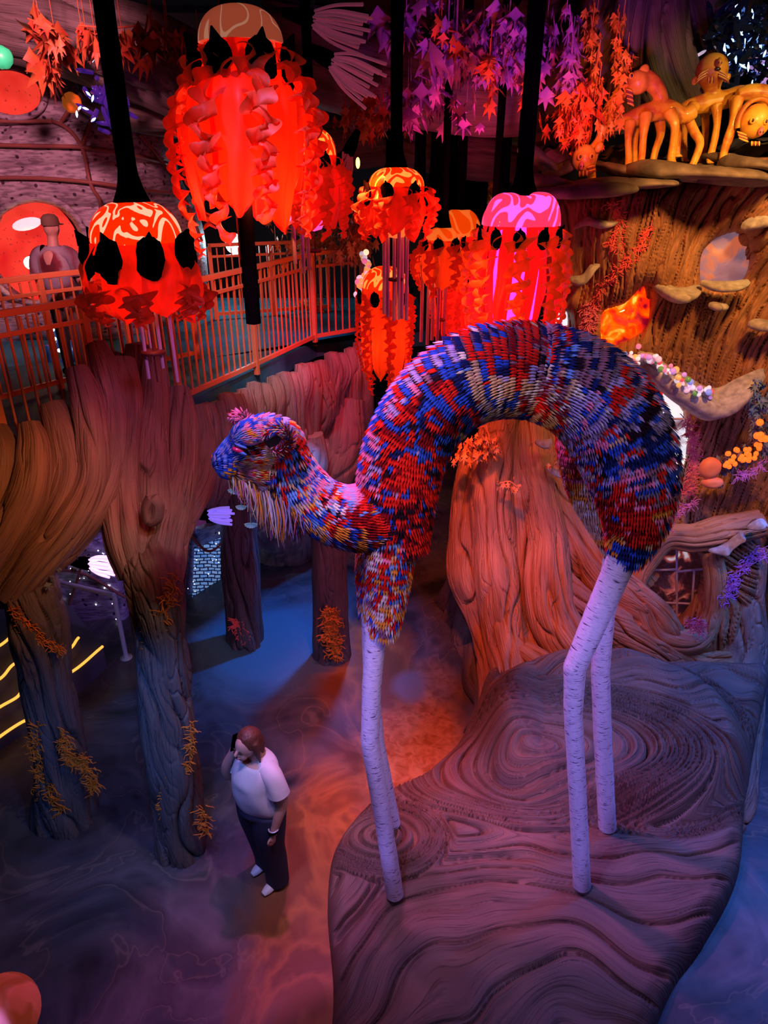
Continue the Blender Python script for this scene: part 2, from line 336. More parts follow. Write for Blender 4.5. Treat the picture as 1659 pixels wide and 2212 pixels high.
# ---------------------------------------------------------------- the setting
def struct(name,mb,m,**k): o=mb.build(name,m,**k);o['kind']='structure';return o
def painted_floor():
    m=mat('painted_floor',(.1,.1,.12),.4,spec=.4);k=N(m)
    co=k.co('Object',(1,1,1));w=k.noise(k.co('Object',(.5,.5,1)),1.4,3,2.2);n=k.noise(k.co('Object',(1,1,1)),.75,5,1.4);f=k.noise(co,9,4,1)
    c=k.ramp(n,[(.33,(.012,.012,.018)),(.42,(.05,.055,.07)),(.5,(.13,.12,.14)),(.55,(.05,.05,.07)),(.62,(.02,.02,.03))])
    c2=k.ramp(w,[(.36,(.02,.02,.03)),(.45,(.07,.08,.12)),(.495,(.10,.09,.10)),(.505,(.24,.19,.18)),(.515,(.08,.07,.09)),(.62,(.16,.14,.17)),(.75,(.05,.05,.07))])
    x=k.mix(None,c,c2,f=.55)
    def spot(loc,r,col,cur,s=1.0):
        tc=k.n('ShaderNodeTexCoord');mp=k.n('ShaderNodeVectorMath',_operation='SUBTRACT');k.l(tc,'Object',mp,0);mp.inputs[1].default_value=(*loc,0)
        ds=k.n('ShaderNodeVectorMath',_operation='SCALE');k.l(w,'Color',ds,0);ds.inputs['Scale'].default_value=s
        ad=k.n('ShaderNodeVectorMath',_operation='ADD');k.l(mp,0,ad,0);k.l(ds,0,ad,1);ad2=k.n('ShaderNodeVectorMath',_operation='SUBTRACT');k.l(ad,0,ad2,0);ad2.inputs[1].default_value=(s*.5,s*.5,s*.5)
        dv=k.n('ShaderNodeVectorMath',_operation='MULTIPLY');k.l(ad2,0,dv,0);dv.inputs[1].default_value=(1/r[0],1/r[1],0)
        le=k.n('ShaderNodeVectorMath',_operation='LENGTH');k.l(dv,0,le,0);rr=k.ramp(le,[(.55,(1,1,1)),(1,(0,0,0))],out='Value')
        return k.mix((rr,0),cur,col)
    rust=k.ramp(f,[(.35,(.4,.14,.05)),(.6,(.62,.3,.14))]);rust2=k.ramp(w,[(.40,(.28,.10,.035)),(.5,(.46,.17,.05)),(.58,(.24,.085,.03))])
    for loc,r,col,s in(((.35,5.7),(.75,1.5),(rust,0),.9),((-.55,3.6),(.62,2.6),(rust2,0),.7),((-.2,7.0),(.7,1.1),(rust2,0),1.0),((.3,6.6),(.3,.35),(.3,.26,.28),.3),((-1.5,7.4),(1.1,1.2),(.10,.19,.26),.8)): x=spot(loc,r,col,x,s)  # last patch: teal floor paint that also carries some blue light pool
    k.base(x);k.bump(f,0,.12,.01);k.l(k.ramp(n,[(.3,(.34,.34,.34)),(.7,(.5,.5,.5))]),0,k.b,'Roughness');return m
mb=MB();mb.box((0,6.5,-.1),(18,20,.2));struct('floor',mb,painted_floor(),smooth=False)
dk=mat('black_wall',(.02,.015,.02),.8);
mb=MB();mb.box((0,15,3.8),(18,.3,8.2));struct('wall_back',mb,dk,smooth=False)
mb=MB();mb.box((7.5,6.5,3.8),(.3,18,8.2));struct('wall_right',mb,dk,smooth=False)
mb=MB();mb.box((-8,6.5,3.8),(.3,18,8.2));struct('wall_left',mb,dk,smooth=False)
mb=MB();mb.box((0,6.5,8.1),(18,20,.2));struct('ceiling',mb,dk,smooth=False)
# gallery deck (upper walkway)
DZ=3.36
deck=[(-6.2,4.6),(-3.35,4.75),(-2.55,6.1),(-1.98,7.0),(-1.45,8.3),(-.92,9.7),(-.33,10.2),(.6,10.35),(.6,13.2),(-6.2,13.2)]
def slab(mb,poly,z0,z1):
    n=len(poly);V=[(x,y,z0) for x,y in poly]+[(x,y,z1) for x,y in poly];c=np.mean(poly,0);V+=[(c[0],c[1],z0),(c[0],c[1],z1)]
    Q=[(i,(i+1)%n,(i+1)%n+n,i+n) for i in range(n)];T=[((i+1)%n,i,2*n) for i in range(n)]+[(i+n,(i+1)%n+n,2*n+1) for i in range(n)]
    mb.add(V,Q,T)
dm=mat('deck_paint',(.16,.3,.36),.6,spec=.2);k=N(dm);k.bump(k.noise(k.co('Object'),6,4),0,.2,.02)
k.base(k.ramp(k.noise(k.co('Object'),1.5,4,1),[(.35,(.02,.14,.22)),(.65,(.05,.28,.4))]))
mb=MB();slab(mb,deck,DZ-.22,DZ);struct('floor_gallery',mb,dm,smooth=False)
# ---------------------------------------------------------------- speckled shell wall at the far side of the gallery
def shellmat(name,ca,cb,cd):
    m=mat(name,ca,.5);k=N(m);n=k.noise(k.co('Object',(2,2,2)),2.2,4);s=k.noise(k.co('Object',(1.5,1.5,7)),5,3)
    v=k.n('ShaderNodeTexVoronoi',Scale=9.0,Randomness=1.0);k.l(k.co('Object'),0,v,0);dots=k.ramp(v,[(.16,(1,1,1)),(.24,(0,0,0))])
    c=k.mix((k.ramp(n,[(.35,(0,0,0)),(.65,(1,1,1))]),0),ca,cb);st=k.ramp(s,[(.4,(.45,.4,.45)),(.55,(1.1,1.1,1.1))]);c=k.mix(None,c,st,'MULTIPLY',.8)
    c=k.mix((dots,0),c,cd);k.base(c);k.bump(s,0,.5,.02);return m
M['shell']=shellmat('speckled_shell',(.52,.46,.52),(.38,.3,.38),(.06,.03,.07))
M['seam']=mat('seam_cord',(.30,.1,.08),.6)
def shellY(X,Y): # bulging panels
    a=(X+60)/480.;rows=(Y-90)/95.+.25*np.sin(a*2.2)
    return 9.2+1.6*sstep(150,460,X)**1.5*1.0-.16*crease(rows*PI,.35)+.25*((Y-350)/260.)**2
def shellrelief(mb,ol,holes,Yf,step=4): 
    global relh
    old=relh;relh=lambda c,al:np.zeros_like(c);relief(mb,ol,holes,Yf,lambda X,Y:(X*.1,Y),step=step,thick=.2,rw=26,rd=.5,amp=0,hrw=22,hrd=.22);relh=old
sh=wthing('shell_pod','speckled pink shell pod wall with glowing round portholes behind the gallery rail','alien pod',(-4.2,9.6,DZ))
ring=lambda cx,cy,rx,ry,n=18,rot=0:[(cx+rx*math.cos(a)*math.cos(rot)-ry*math.sin(a)*math.sin(rot),cy+rx*math.cos(a)*math.sin(rot)+ry*math.sin(a)*math.cos(rot)) for a in[2*PI*i/n for i in range(n)]]
ph1=ring(78,540,98,100);ph2=ring(22,200,62,40,16,.25)
mb=MB();shellrelief(mb,[(-90,95),(60,100),(150,175),(190,250),(350,285),(380,380),(425,470),(440,560),(430,650),(300,760),(150,900),(0,1010),(-90,1000)],[ph1,ph2,[(55,740),(135,765),(150,850),(75,890),(58,800)]],shellY)
mb.build('shell',M['shell'],sh)
for pl in([(-80,262),(60,262),(130,268),(175,315),(195,395),(215,430)],[(-80,312),(60,315),(175,318),(260,330),(360,352)],[(-80,385),(80,385),(205,395),(300,410),(400,420)],[(130,268),(150,235)],[(300,290),(350,350),(400,430),(436,520)],[(215,430),(225,520),(215,600)],[(175,318),(185,290),(200,250)]):
    q=crom(pl,len(pl)*8);mb=MB();mb.tube(P(q[:,0],q[:,1],shellY(q[:,0],q[:,1])-.06),.022,n=8,m=len(q)*2);mb.build('seam',M['seam'],sh)
for (cx,cy,rx,ry,rot) in((78,540,98,100,0),(22,200,62,40,.25)):
    q=np.array(ring(cx,cy,rx+14,ry+14,40,rot)+[ring(cx,cy,rx+14,ry+14,40,rot)[0]]);mb=MB();mb.tube(P(q[:,0],q[:,1],shellY(q[:,0],q[:,1])-.04),.035,n=10,m=90,caps=False);mb.build('porthole_rim',M['shell'],sh)
pg=mat('porthole_glow',(.2,.01,.01),.6,emit=(1,.05,.04),es=.7,spec=.2);k=N(pg);vv=k.noise(k.co('Object',(1,1,1)),26,2);n2=k.noise(k.co('Object',(1,1,1)),2.0,2)
k.emit(k.mix((k.ramp(vv,[(.66,(0,0,0)),(.7,(1,1,1))]),0),k.ramp(n2,[(.35,(.75,.012,.012)),(.6,(1,.05,.03))]),(.35,.02,.02)),.85)
for i,(cx,cy,rx,ry) in enumerate(((78,540,100,104),(22,200,64,44))):
    mb=MB();c=P(cx,cy,9.45 if i==0 else 9.3);m_=mpp(cy,9.4);mb.ball(c,(rx*m_,.07,ry*m_*1.05),32);mb.build('porthole_glass',pg,sh)
wl=lit('warm_bulb',(1,.85,.45),14)
mb=MB();mb.ball(P(66,568,9.05),.075,16);tag(mb.build('porthole_lamp',wl),'round yellow-white lamp glowing in front of the red porthole','lamp')
mb=MB();mb.ball(P(58,484,9.12),(.19,.06,.07),16,rot=np.array([[.96,0,-.2],[0,1,0],[.2,0,.96]]));mb.build('reflector',lit('pink_panel',(1,.55,.6),1.1),sh)
# lit doorway seen through the rails
mb=MB();q=P(np.array([62,140,150,78]),np.array([745,765,850,885]),9.9);mb.add(np.vstack([q,q+[0,.1,0]]),[(0,3,2,1),(4,5,6,7),(0,1,5,4),(2,3,7,6),(1,2,6,5),(0,4,7,3)]);struct('window_5',mb,lit('white_panel',(.8,.86,1),1.6),smooth=False)
# lower purple and blue shell panels
M['shell2']=shellmat('studded_shell',(.5,.42,.6),(.36,.28,.5),(.03,.02,.05))
blm=mat('blue_mosaic',(.1,.25,.6),.3,coat=.3);k=N(blm);v=k.n('ShaderNodeTexBrick',Scale=3.2);v.inputs['Color1'].default_value=(.12,.33,.85,1);v.inputs['Color2'].default_value=(.3,.5,.9,1);v.inputs['Mortar'].default_value=(.01,.015,.07,1);v.inputs['Mortar Size'].default_value=.045;v.inputs['Bias'].default_value=.1
cc=k.co('UV',(1,1,1));nn=k.noise(k.co('UV',(1,1,1)),3,3);mx=k.n('ShaderNodeMix',_data_type='VECTOR');mx.inputs[0].default_value=.12;k.l(cc,0,mx,4);k.l(nn,'Color',mx,5);k.l(mx,1,v,0);k.base(v,0);k.bump(v,1,.5,.02);k.emit(v,.5,0)
dotm=lit('pin_light',(.85,.9,1),5)
def studs(par,poly,Y,n,seed,r=.0075):
    rr=random.Random(seed);xs=[p[0] for p in poly];ys=[p[1] for p in poly];k=0;pp=np.array(poly,float);mb=MB()
    while k<n:
        x,y=rr.uniform(min(xs),max(xs)),rr.uniform(min(ys),max(ys));d,_,_=sdf(np.array([[x]]),np.array([[y]]),pp)
        if d[0,0]>6: mb.ball(P(x,y,Y(x,y)-.03),r*rr.uniform(.7,1.3),6);k+=1
    o=mb.build('pin_lights',dotm,par);o['kind']='stuff'
p1=wthing('studded_pod','violet speckled pod wall with scattered pin lights above the curved steps','alien pod',Fz(200,1385))
YA=lambda X,Y:8.2+.0035*(330-np.asarray(X,float))*0-.0*np.asarray(Y,float)
pa=[(40,1130),(250,1180),(275,1260),(290,1390),(225,1388),(140,1370),(60,1330),(10,1290)]
mb=MB();shellrelief(mb,pa,[],lambda X,Y:8.05+0*X-.12*crease((X+Y)*.018,.35),5);mb.build('shell',M['shell2'],p1);studs(p1,pa,lambda x,y:7.95,46,1)
for L in([(182,1200),(165,1260),(135,1345)],[(100,1230),(180,1240),(270,1290)]): 
    mb=MB();q=crom(L,12);mb.tube(P(q[:,0],q[:,1],7.9),.02,n=8);mb.build('seam',M['seam'],p1)
p2=wthing('blue_mosaic_pod','blue mosaic pod wall with pin lights between two carved trunks','alien pod',Fz(400,1350))
YB=lambda X,Y:9.2-(490-np.asarray(X,float))*.008
pb=[(405,1135),(440,1085),(510,1060),(570,1080),(575,1180),(555,1230),(495,1290),(440,1320),(385,1352),(398,1250)]
mb=MB();shellrelief(mb,pb,[],lambda X,Y:YB(X,Y)-.0*Y,5);mb.build('shell',M['shell2'],p2)
pc=[(420,1185),(480,1160),(488,1200),(484,1262),(432,1305),(415,1290)];mb=MB();q=P([p[0] for p in pc],[p[1] for p in pc],YB(np.array([p[0] for p in pc]),0)-.08)
mb.add(np.vstack([q,q.mean(0)[None]]),None,[(i,(i+1)%6,6) for i in range(6)],np.array([[p[0]*.012,-p[1]*.012] for p in pc]+[(5.4,-14.8)]));mb.t[-1]=mb.t[-1][:,::-1];mb.build('mosaic_panel',blm,p2,smooth=False)
studs(p2,pb,lambda x,y:YB(x,y)-.1,50,2)
for L in([(402,1145),(450,1190),(500,1150),(560,1095)],[(408,1150),(400,1230),(388,1345)]):
    mb=MB();q=crom(L,16);mb.tube(P(q[:,0],q[:,1],YB(q[:,0],0)-.07),.025,n=8);mb.build('seam',mat('red_seam',(.4,.03,.03),.5),p2)
# curved steps with lit edges
stp=wthing('curved_steps','dark curved steps with glowing orange edge strips beside the carved trunk','stairs',Fz(30,1560))
led=lit('led_strip',(1,.42,.06),1.5);sm=mat('step_paint',(.13,.13,.17),.5)
lines=[[(-60,1640),(0,1590),(60,1548),(110,1490),(155,1450)],[(-60,1555),(0,1530),(70,1478),(150,1440),(215,1395),(235,1383)],[(-60,1495),(0,1467),(50,1428),(120,1395),(165,1376)],[(-60,1430),(0,1400),(40,1370),(60,1350)]]
lines=[[(-70,1645),(0,1592),(40,1565),(66,1552)],[(-70,1572),(0,1528),(35,1508),(60,1487),(150,1455),(222,1397)],[(-70,1505),(0,1467),(40,1430),(140,1408),(170,1378)],[(-70,1432),(0,1395),(28,1372),(60,1350)]]
for i,L in enumerate(lines):
    z=.16*(i+1);q=crom(L,30);W=np.array([Fz(x,y,z) for x,y in q]);n=len(W)
    back=W+np.array([-1.2,1.4,0]);G=np.stack([np.c_[W[:,:2],np.zeros(n)+.005],W,back],0);mb=MB();mb.grid(G);mb.build('tread',sm,stp,smooth=False)
    mb=MB();mb.tube(W+[0,0,.005],.016,n=8,m=60);mb.build('edge_strip',led,stp)
hr=wthing('white_handrail','slim white handrail ending in a floor post beside the curved steps','handrail',Fz(273,1421))
a=Fz(273,1421);b=Vector((a.x,a.y,.92));c=Vector(V3(120,1258,8.0).tolist() if False else V3(118,1255,7.6))
mb=MB();mb.tube([a,b],.028,n=14);mb.build('post',M['white'],hr)
mb=MB();mb.tube([b,c],.028,n=14);mb.build('rail',M['white'],hr)
mb=MB();mb.lathe([(0,0),(.075,0),(.075,.012),(.03,.02),(0,.02)],24,a);mb.build('base_plate',M['white'],hr)
# ---------------------------------------------------------------- railings
def railing(pts,h,label,sp=.105,posts=None,tilt=None,base=DZ+.03,mid=.13):
    pts=[Vector((x,y,base)) if len(p)==2 else Vector(p) for p in pts for x,y in [p[:2]]]
    t=wthing('guard_rail',label,'railing',pts[0]);z=Vector((0,0,1))
    for a,b in zip(pts[:-1],pts[1:]):
        d=(b-a);L=d.length;rz=math.atan2(d.y,d.x)
        def bar(nm,zz,w,hh):
            mb=MB();m_=(a+b)/2;mb.box((m_.x,m_.y,m_.z+zz),(L+.02,w,hh),rz=rz,ry=-math.asin(d.z/L) if abs(d.z)>1e-4 else 0);mb.build(nm,M['rail'],t,smooth=False)
        bar('top_rail',h,.06,.05);bar('middle_rail',h-mid-.03,.03,.035);bar('bottom_rail',.05,.035,.05)
        n=max(2,int(L/sp))
        for i in range(1,n):
            p=a.lerp(b,i/n);mb=MB();mb.box((p.x,p.y,p.z+h/2),(.017,.017,h-.08),rz=rz);mb.build('baluster',M['rail'],t,smooth=False)
        for k in range(int(round(L/1.1))+1 if posts is None else 2):
            nn=int(round(L/1.1)) if posts is None else 1
            p=a.lerp(b,k/max(nn,1))
            if k==0 and a is not pts[0]: continue
            mb=MB();mb.box((p.x,p.y,p.z+h/2-.05),(.055,.055,h+.06),rz=rz);mb.build('post',M['rail'],t,smooth=False)
    return t
railing([(-2.02,6.8),(-1.48,8.15),(-.93,9.62),(-.30,10.15)],1.1,'long orange-lit metal guard rail running above the fluted grey-blue wood')
railing([(-3.55,4.95),(-3.02,5.35)],1.22,'short orange-lit guard rail end at the edge of the picture, above the brown carved flutes')
railing([(-4.3,6.0),(-3.45,7.4),(-2.3,8.7)],1.12,'orange-lit guard rail behind the short one, across the walkway in front of the shell pod')
railing([(-2.6,11.2),(-.9,11.9)],1.05,'distant dim rail across the blue walkway under the white lamp')
railing([(-3.02,5.35),(-2.02,6.8)],1.1,'orange-lit guard rail passing behind the lamp with black petals')
# ---------------------------------------------------------------- great carved tree: root platform, stump, wall
tree=wthing('carved_tree','giant carved wooden tree with spreading root platform and hollow windows','tree',(1.6,5.5,0))
pf=np.array([(-.25,2.35),(-.36,2.8),(-.38,3.2),(-.47,3.87),(-.40,4.40),(0.0,4.88),(.45,5.12),(.88,5.6),(1.1,6.1),(1.4,6.7),(1.75,7.3),(1.95,8.6),(5.2,8.8),(5.0,7.4),(4.35,6.4),(3.75,5.4),(3.42,4.82),(3.02,4.08),(2.5,3.5),(2.12,3.15),(1.68,2.6),(1.3,2.2),(.3,2.0)])
def platform():
    ol=crom(pf,200,True);xs=np.arange(-.62,4.6,.0095);ys=np.concatenate([np.arange(1.9,5.9,.0095),np.arange(5.9,8.9,.022)]);X,Y=np.meshgrid(xs,ys);d,gx,gy=sdf(X,Y,ol)
    edge=np.clip(d/.16,0,1);E=np.sqrt(1-(1-edge)**2)
    rt=sstep(1.6,2.4,X);up=.18*sstep(4.8,5.6,Y)+.25*sstep(5.4,6.2,Y)*(1-.9*rt*sstep(6.1,6.5,Y))+(1-rt)*(.45*sstep(6.1,6.9,Y)+.9*sstep(6.7,7.5,Y))
    # heaped mound
    mx,my=(X-2.25)/1.35,(Y-5.32)/.95;mr=np.sqrt(mx*mx+my*my)+.06*vn(X*1.3,Y*1.3,5);mound=.34*sstep(1.02,.72,mr)*(1-.5*sstep(6.0,6.4,Y))
    lobe=np.clip(1-((X-1.15)/.42)**2-((Y-5.55)/.8)**2,0,1);H=.30+up+mound+.12*lobe
    wx=fbm(X*.7,Y*.7,2,3);wy=fbm(X*.55+9,Y*.8,7,2)
    c1=Y*17+wx*8+2.6*np.sin(X*2.3+wy*2+Y*.8)+1.3*vn(X*1.7,Y*1.1,21)
    k1=np.sqrt(((X-1.45-.12*wx)/.62)**2+((Y-5.0)/.25)**2+.02);k2=np.sqrt(((X+.02)/.42)**2+((Y-4.32)/.26)**2+.01);k3=np.sqrt(((X-1.9)/.9)**2+((Y-5.95)/.4)**2+.02)
    w1=sstep(3.0,1.6,k1);w2=sstep(1.6,.8,k2)
    cm=k1*19+wx*5
    c=c1*(1-w1)+cm*w1;c=c*(1-w2)+(k2*24+wx*3)*w2
    ms=sstep(1.1,.95,mr)*(1-w1);c=c+ms*(Y*9+wx*3)
    al=(X+.5*Y)*60
    wq=vn(c*.35,al*.012,4);b=np.clip(.75+.6*vn(c*.4+3,al*.01,14),0,1);b2=np.clip(.25+1.1*vn(c*.9+5,al*.012,15),0,1)
    fine=1-.75*sstep(4.7,4.4,Y)
    h=.75*crease(c*.5+wq*1.2,.6)+1.0*cut(c*.5+wq*1.2,.14)*b+.38*cut(c*1.5+1.6*vn(c*.5,al*.015,8),.22)*b2+fine*(.25*crease(c*1.15+2.2*vn(c*.5,al*.02,8),.6)+.3*cut(c*2.3+1.6*vn(c*.7,al*.02,18),.3)*np.clip(.4+vn(c,al*.02,19),0,1))
    Z=H*1.0-(.30)*(1-E)+ .085*(h-1.0)*sstep(0,.1,d)+.05*fbm(X*.9,Y*1.6,11,2)
    Z=np.where(d<=0,-.02,Z);ed=(d<=0)
    X2=np.where(ed,gx,X);Y2=np.where(ed,gy,Y)
    I=np.arange(X.size).reshape(X.shape);q=np.stack([I[:-1,:-1],I[:-1,1:],I[1:,1:],I[1:,:-1]],-1).reshape(-1,4);q=q[(d.ravel()>0)[q].sum(1)>=1]
    us=np.unique(q);mp=np.full(X.size,-1);mp[us]=np.arange(len(us));V=np.stack([X2,Y2,Z],-1).reshape(-1,3)[us]
    uv=np.stack([c*.045,al*.014],-1).reshape(-1,2)[us]
    mb=MB();mb.add(V,mp[q],None,uv);mb.build('root_platform',M['woodp'],tree)
    global HZ
    def HZ(x,y):
        i=min(len(ys)-1,int(np.searchsorted(ys,y)));j=min(len(xs)-1,int(np.searchsorted(xs,x)));return float(Z[i,j])
platform()
mb=MB()
for i,L in enumerate([
 [(1030,985,7.7,36),(1020,1060,7.6,46),(1015,1150,7.4,48),(1015,1240,7.2,50),(1040,1330,6.9,42),(1062,1430,6.4,34),(1062,1530,5.9,30),(1035,1610,5.5,30)],
 [(1085,870,7.8,38),(1068,960,7.6,40),(1062,1050,7.4,44),(1068,1160,7.2,46),(1075,1270,6.9,48),(1090,1380,6.5,46),(1110,1480,6.0,44),(1095,1575,5.7,36),(1070,1640,5.75,16)],
 [(1112,870,7.8,30),(1105,980,7.6,38),(1115,1090,7.35,42),(1120,1200,7.1,46),(1120,1310,6.8,50),(1140,1410,6.4,50),(1185,1500,5.9,42),(1230,1560,5.6,30)],
 [(1150,860,7.9,30),(1148,960,7.7,36),(1165,1070,7.4,40),(1180,1160,7.1,46),(1180,1260,6.8,56),(1200,1350,6.55,60),(1260,1430,6.25,56),(1350,1470,6.1,50),(1450,1490,6.1,46),(1540,1530,6.0,36)],
 [(1185,860,7.9,30),(1185,980,7.7,36),(1205,1080,7.4,40),(1245,1170,7.1,46),(1290,1240,6.9,48),(1350,1285,6.8,46),(1410,1330,6.7,44),(1450,1390,6.7,42),(1500,1430,6.6,36),(1570,1425,6.6,36)],
 [(1215,860,7.9,28),(1215,980,7.7,32),(1232,1070,7.5,34),(1265,1140,7.3,36),(1305,1190,7.2,34),(1350,1215,7.2,34),(1400,1260,7.1,30)],
 [(1228,870,8.1,22),(1232,980,7.9,22),(1240,1060,7.8,20),(1262,1120,7.6,20)],
 [(1180,1240,6.75,50),(1240,1310,6.6,58),(1320,1350,6.55,56),(1400,1390,6.5,48),(1470,1440,6.5,42),(1550,1460,6.4,36)],
 [(1120,1420,6.3,40),(1190,1470,6.0,52),(1290,1510,5.9,52),(1400,1530,5.8,48),(1500,1560,5.8,42)],
 ]): ptube(mb,L,K=7,A=.26,seed=i*3+1,n=230,ds=.012,f=1.5,rs=.93,dy=(0,-.06,.08,-.08,.02,.1,0,.1,-.05)[i])
mb.build('stump',M['woodr'],tree)
mb=MB()
for i,L in enumerate([
 [(1010,1230,8.0,30),(975,1300,8.3,30),(935,1312,8.5,14)],[(1015,1270,7.9,34),(980,1350,8.0,34),(950,1345,8.1,16)],[(1020,1320,7.6,34),(1005,1400,7.4,30),(1035,1450,7.0,26)],
 [(1030,1400,7.0,30),(1025,1480,6.6,28),(1045,1530,6.2,24),(1020,1590,5.8,22)]]): ptube(mb,L,K=4,A=.24,seed=40+i,n=80,ds=.014)
mb.build('root',M['woodd'],tree)
mb=MB()
for i,L in enumerate([[(1620,1180,7.2,36),(1600,1300,7.0,44),(1596,1420,6.7,50),(1598,1520,6.2,48),(1600,1620,5.6,44),(1588,1720,5.0,40),(1560,1810,4.5,30)],
  [(1560,1330,7.0,34),(1560,1430,6.7,40),(1580,1540,6.2,36),(1560,1640,5.7,30),(1500,1720,5.2,24)]]): ptube(mb,L,K=8,A=.2,seed=50+i,n=170,ds=.013)
mb.build('root',M['wood'],tree)
# wall of the hollow tree with windows
H1=[(1512,590),(1518,545),(1550,514),(1595,500),(1614,512),(1618,560),(1602,600),(1562,616),(1520,612)]
H2=[(1302,700),(1308,672),(1350,655),(1384,622),(1408,620),(1408,662),(1392,708),(1352,734),(1312,740)]
H3=[(1330,800),(1395,796),(1448,850),(1482,905),(1496,1000),(1476,1062),(1420,1120),(1360,1180),(1300,1195),(1262,1120),(1245,1000),(1270,880)]
H4=[(1402,1240),(1412,1190),(1450,1172),(1495,1185),(1525,1225),(1530,1290),(1502,1348),(1470,1366),(1430,1340),(1406,1290)]
H5=[(1200,672),(1236,680),(1238,725),(1226,735),(1196,700)]
wall=[(1140,425),(1230,418),(1340,405),(1500,385),(1700,350),(1760,600),(1760,1000),(1700,1130),(1652,1180),(1642,1270),(1615,1400),(1590,1500),(1500,1500),(1390,1450),(1340,1400),(1300,1310),(1255,1180),(1238,1000),(1235,880),(1190,760),(1186,640),(1190,560),(1150,470)]
def wallY(X,Y):
    return 7.0+.35*sstep(400,800,Y)-.75*sstep(1050,1500,Y)+.9*sstep(1330,1190,X)*sstep(430,620,Y)*.4+.18*vn(X*.008,Y*.008,3)-.35*sstep(1560,1720,X)*.6
def wallc(X,Y):
    k=.1+.75*sstep(1190,1720,X)
    k=k*(1-.75*sstep(1130,1320,Y))
    c=(X+k*(Y-400)*1.0)*.165
    g=0
    for hx,hy,r,a in((1568,560,80,3),(1355,690,75,3),(1380,1000,140,4),(1465,1270,90,4)):
        g=g+a*np.exp(-(((X-hx)/r)**2+((Y-hy)/(r*1.2))**2))
    c=c+g+fbm(X*.004,Y*.004,3,2)*5+.7*vn(X*.03,Y*.010,6);return c,(Y-X*.6)*1.0
mb=MB();relief(mb,wall,[H1,H2,H3,H4,H5],wallY,wallc,step=2.3,thick=.3,rw=34,rd=.3,amp=.11,uvk=.014);mb.build('hollow_wall',M['woodr'],tree)
# swirl arm between big window and lower window
mb=MB()
for i,L in enumerate([[(1640,1130,7.0,30),(1560,1150,6.95,34),(1500,1165,6.95,30),(1440,1165,7.0,26),(1395,1215,7.0,24),(1360,1290,6.9,22)],[(1535,1190,6.95,20),(1545,1260,6.85,24),(1540,1330,6.75,24),(1500,1385,6.6,26),(1420,1370,6.6,26),(1380,1300,6.7,26)]]): ptube(mb,L,K=7,A=.2,seed=60+i,n=150)
mb.build('branch',M['woodr'],tree)
# glass of the hollows
def pane(n,poly,Y,m,back=.06):
    q=crom(poly,len(poly)*3,True);c=q.mean(0);q=c+(q-c)*1.12;V=P(q[:,0],q[:,1],Y);k=len(V);C=V.mean(0)
    mb=MB();W=np.vstack([V,V+[0,back,0],C[None]-[0,.03,0],C[None]+[0,back,0]]);i=np.arange(k);j=(i+1)%k
    uv=np.vstack([q,q,c[None],c[None]])*.01
    mb.add(W,np.stack([i,j,j+k,i+k],-1),np.vstack([np.stack([j,i,np.full(k,2*k)],-1),np.stack([i+k,j+k,np.full(k,2*k+1)],-1)]),uv)
    return struct('window_%d'%n,mb,m)
fr=mat('frosted_pink',(.28,.17,.24),.45,emit=(.6,.2,.25),es=.25);k=N(fr);n=k.noise(k.co('Object'),4.5,3,.6);k.emit(k.ramp(n,[(.4,(.22,.13,.2)),(.56,(.36,.2,.28)),(.62,(1,.22,.1))]),.5);k.bump(n,0,.4,.03)
pane(1,H1,7.35,fr)
cr=mat('amber_crystal',(.8,.1,.02),.08,emit=(1,.1,.01),es=1.2,coat=1);k=N(cr);v=k.n('ShaderNodeTexVoronoi',Scale=9.0);k.l(k.co('Object'),0,v,0);n=k.noise(k.co('Object'),5,4,1)
k.emit(k.ramp(n,[(.38,(.12,.0,.01)),(.46,(.9,.02,.0)),(.56,(1,.12,.0)),(.66,(1,.5,.06))]),1.5);k.bump(v,0,.9,.06)
pane(2,H2,7.5,cr)
mr=mat('foil_mirror',(.75,.72,.78),.1,.9,emit=(1,1,1),es=1);k=N(mr);n=k.noise(k.co('Object'),1.3,3,.8);k.emit(k.ramp(n,[(.40,(.03,.02,.04)),(.46,(.2,.16,.22)),(.52,(.75,.8,.95)),(.6,(1,1,1))]),.9);k.bump(n,0,.8,.1)  # bright reflections of the mirror painted in as glowing patches
pane(3,H3,7.75,mr)
fo=mat('dark_foil',(.3,.2,.28),.06,.9);k=N(fo);n=k.noise(k.co('Object'),3.6,3,.8);k.base(k.ramp(n,[(.4,(.1,.04,.07)),(.6,(.7,.45,.6))]));k.emit(k.ramp(n,[(.52,(.03,.006,.012)),(.6,(.5,.08,.06)),(.66,(.9,.7,.85))]),.5);k.bump(n,0,1,.12)  # red and white highlights on the foil painted in as emission
pane(4,H4,7.3,fo)
pane(6,H5,8.2,lit('white_panel_glow',(.85,.85,.95),1.0))
red=mat('red_glass',(.9,.02,.02),.1,emit=(1,.01,.01),es=.9)
mb=MB();q=P(np.array([1325,1428,1432,1414,1345]),np.array([780,795,850,1010,900]),7.6);mb.add(np.vstack([q,q+[0,.05,0]]),[(0,1,6,5),(1,2,7,6),(2,3,8,7),(3,4,9,8),(4,0,5,9)],[(1,0,2),(2,0,3),(3,0,4),(5,6,7),(5,7,8),(5,8,9)]);tag(mb.build('red_glass_panel',red,smooth=False),'bright red glass sheet hanging inside the largest tree hollow','glass panel')
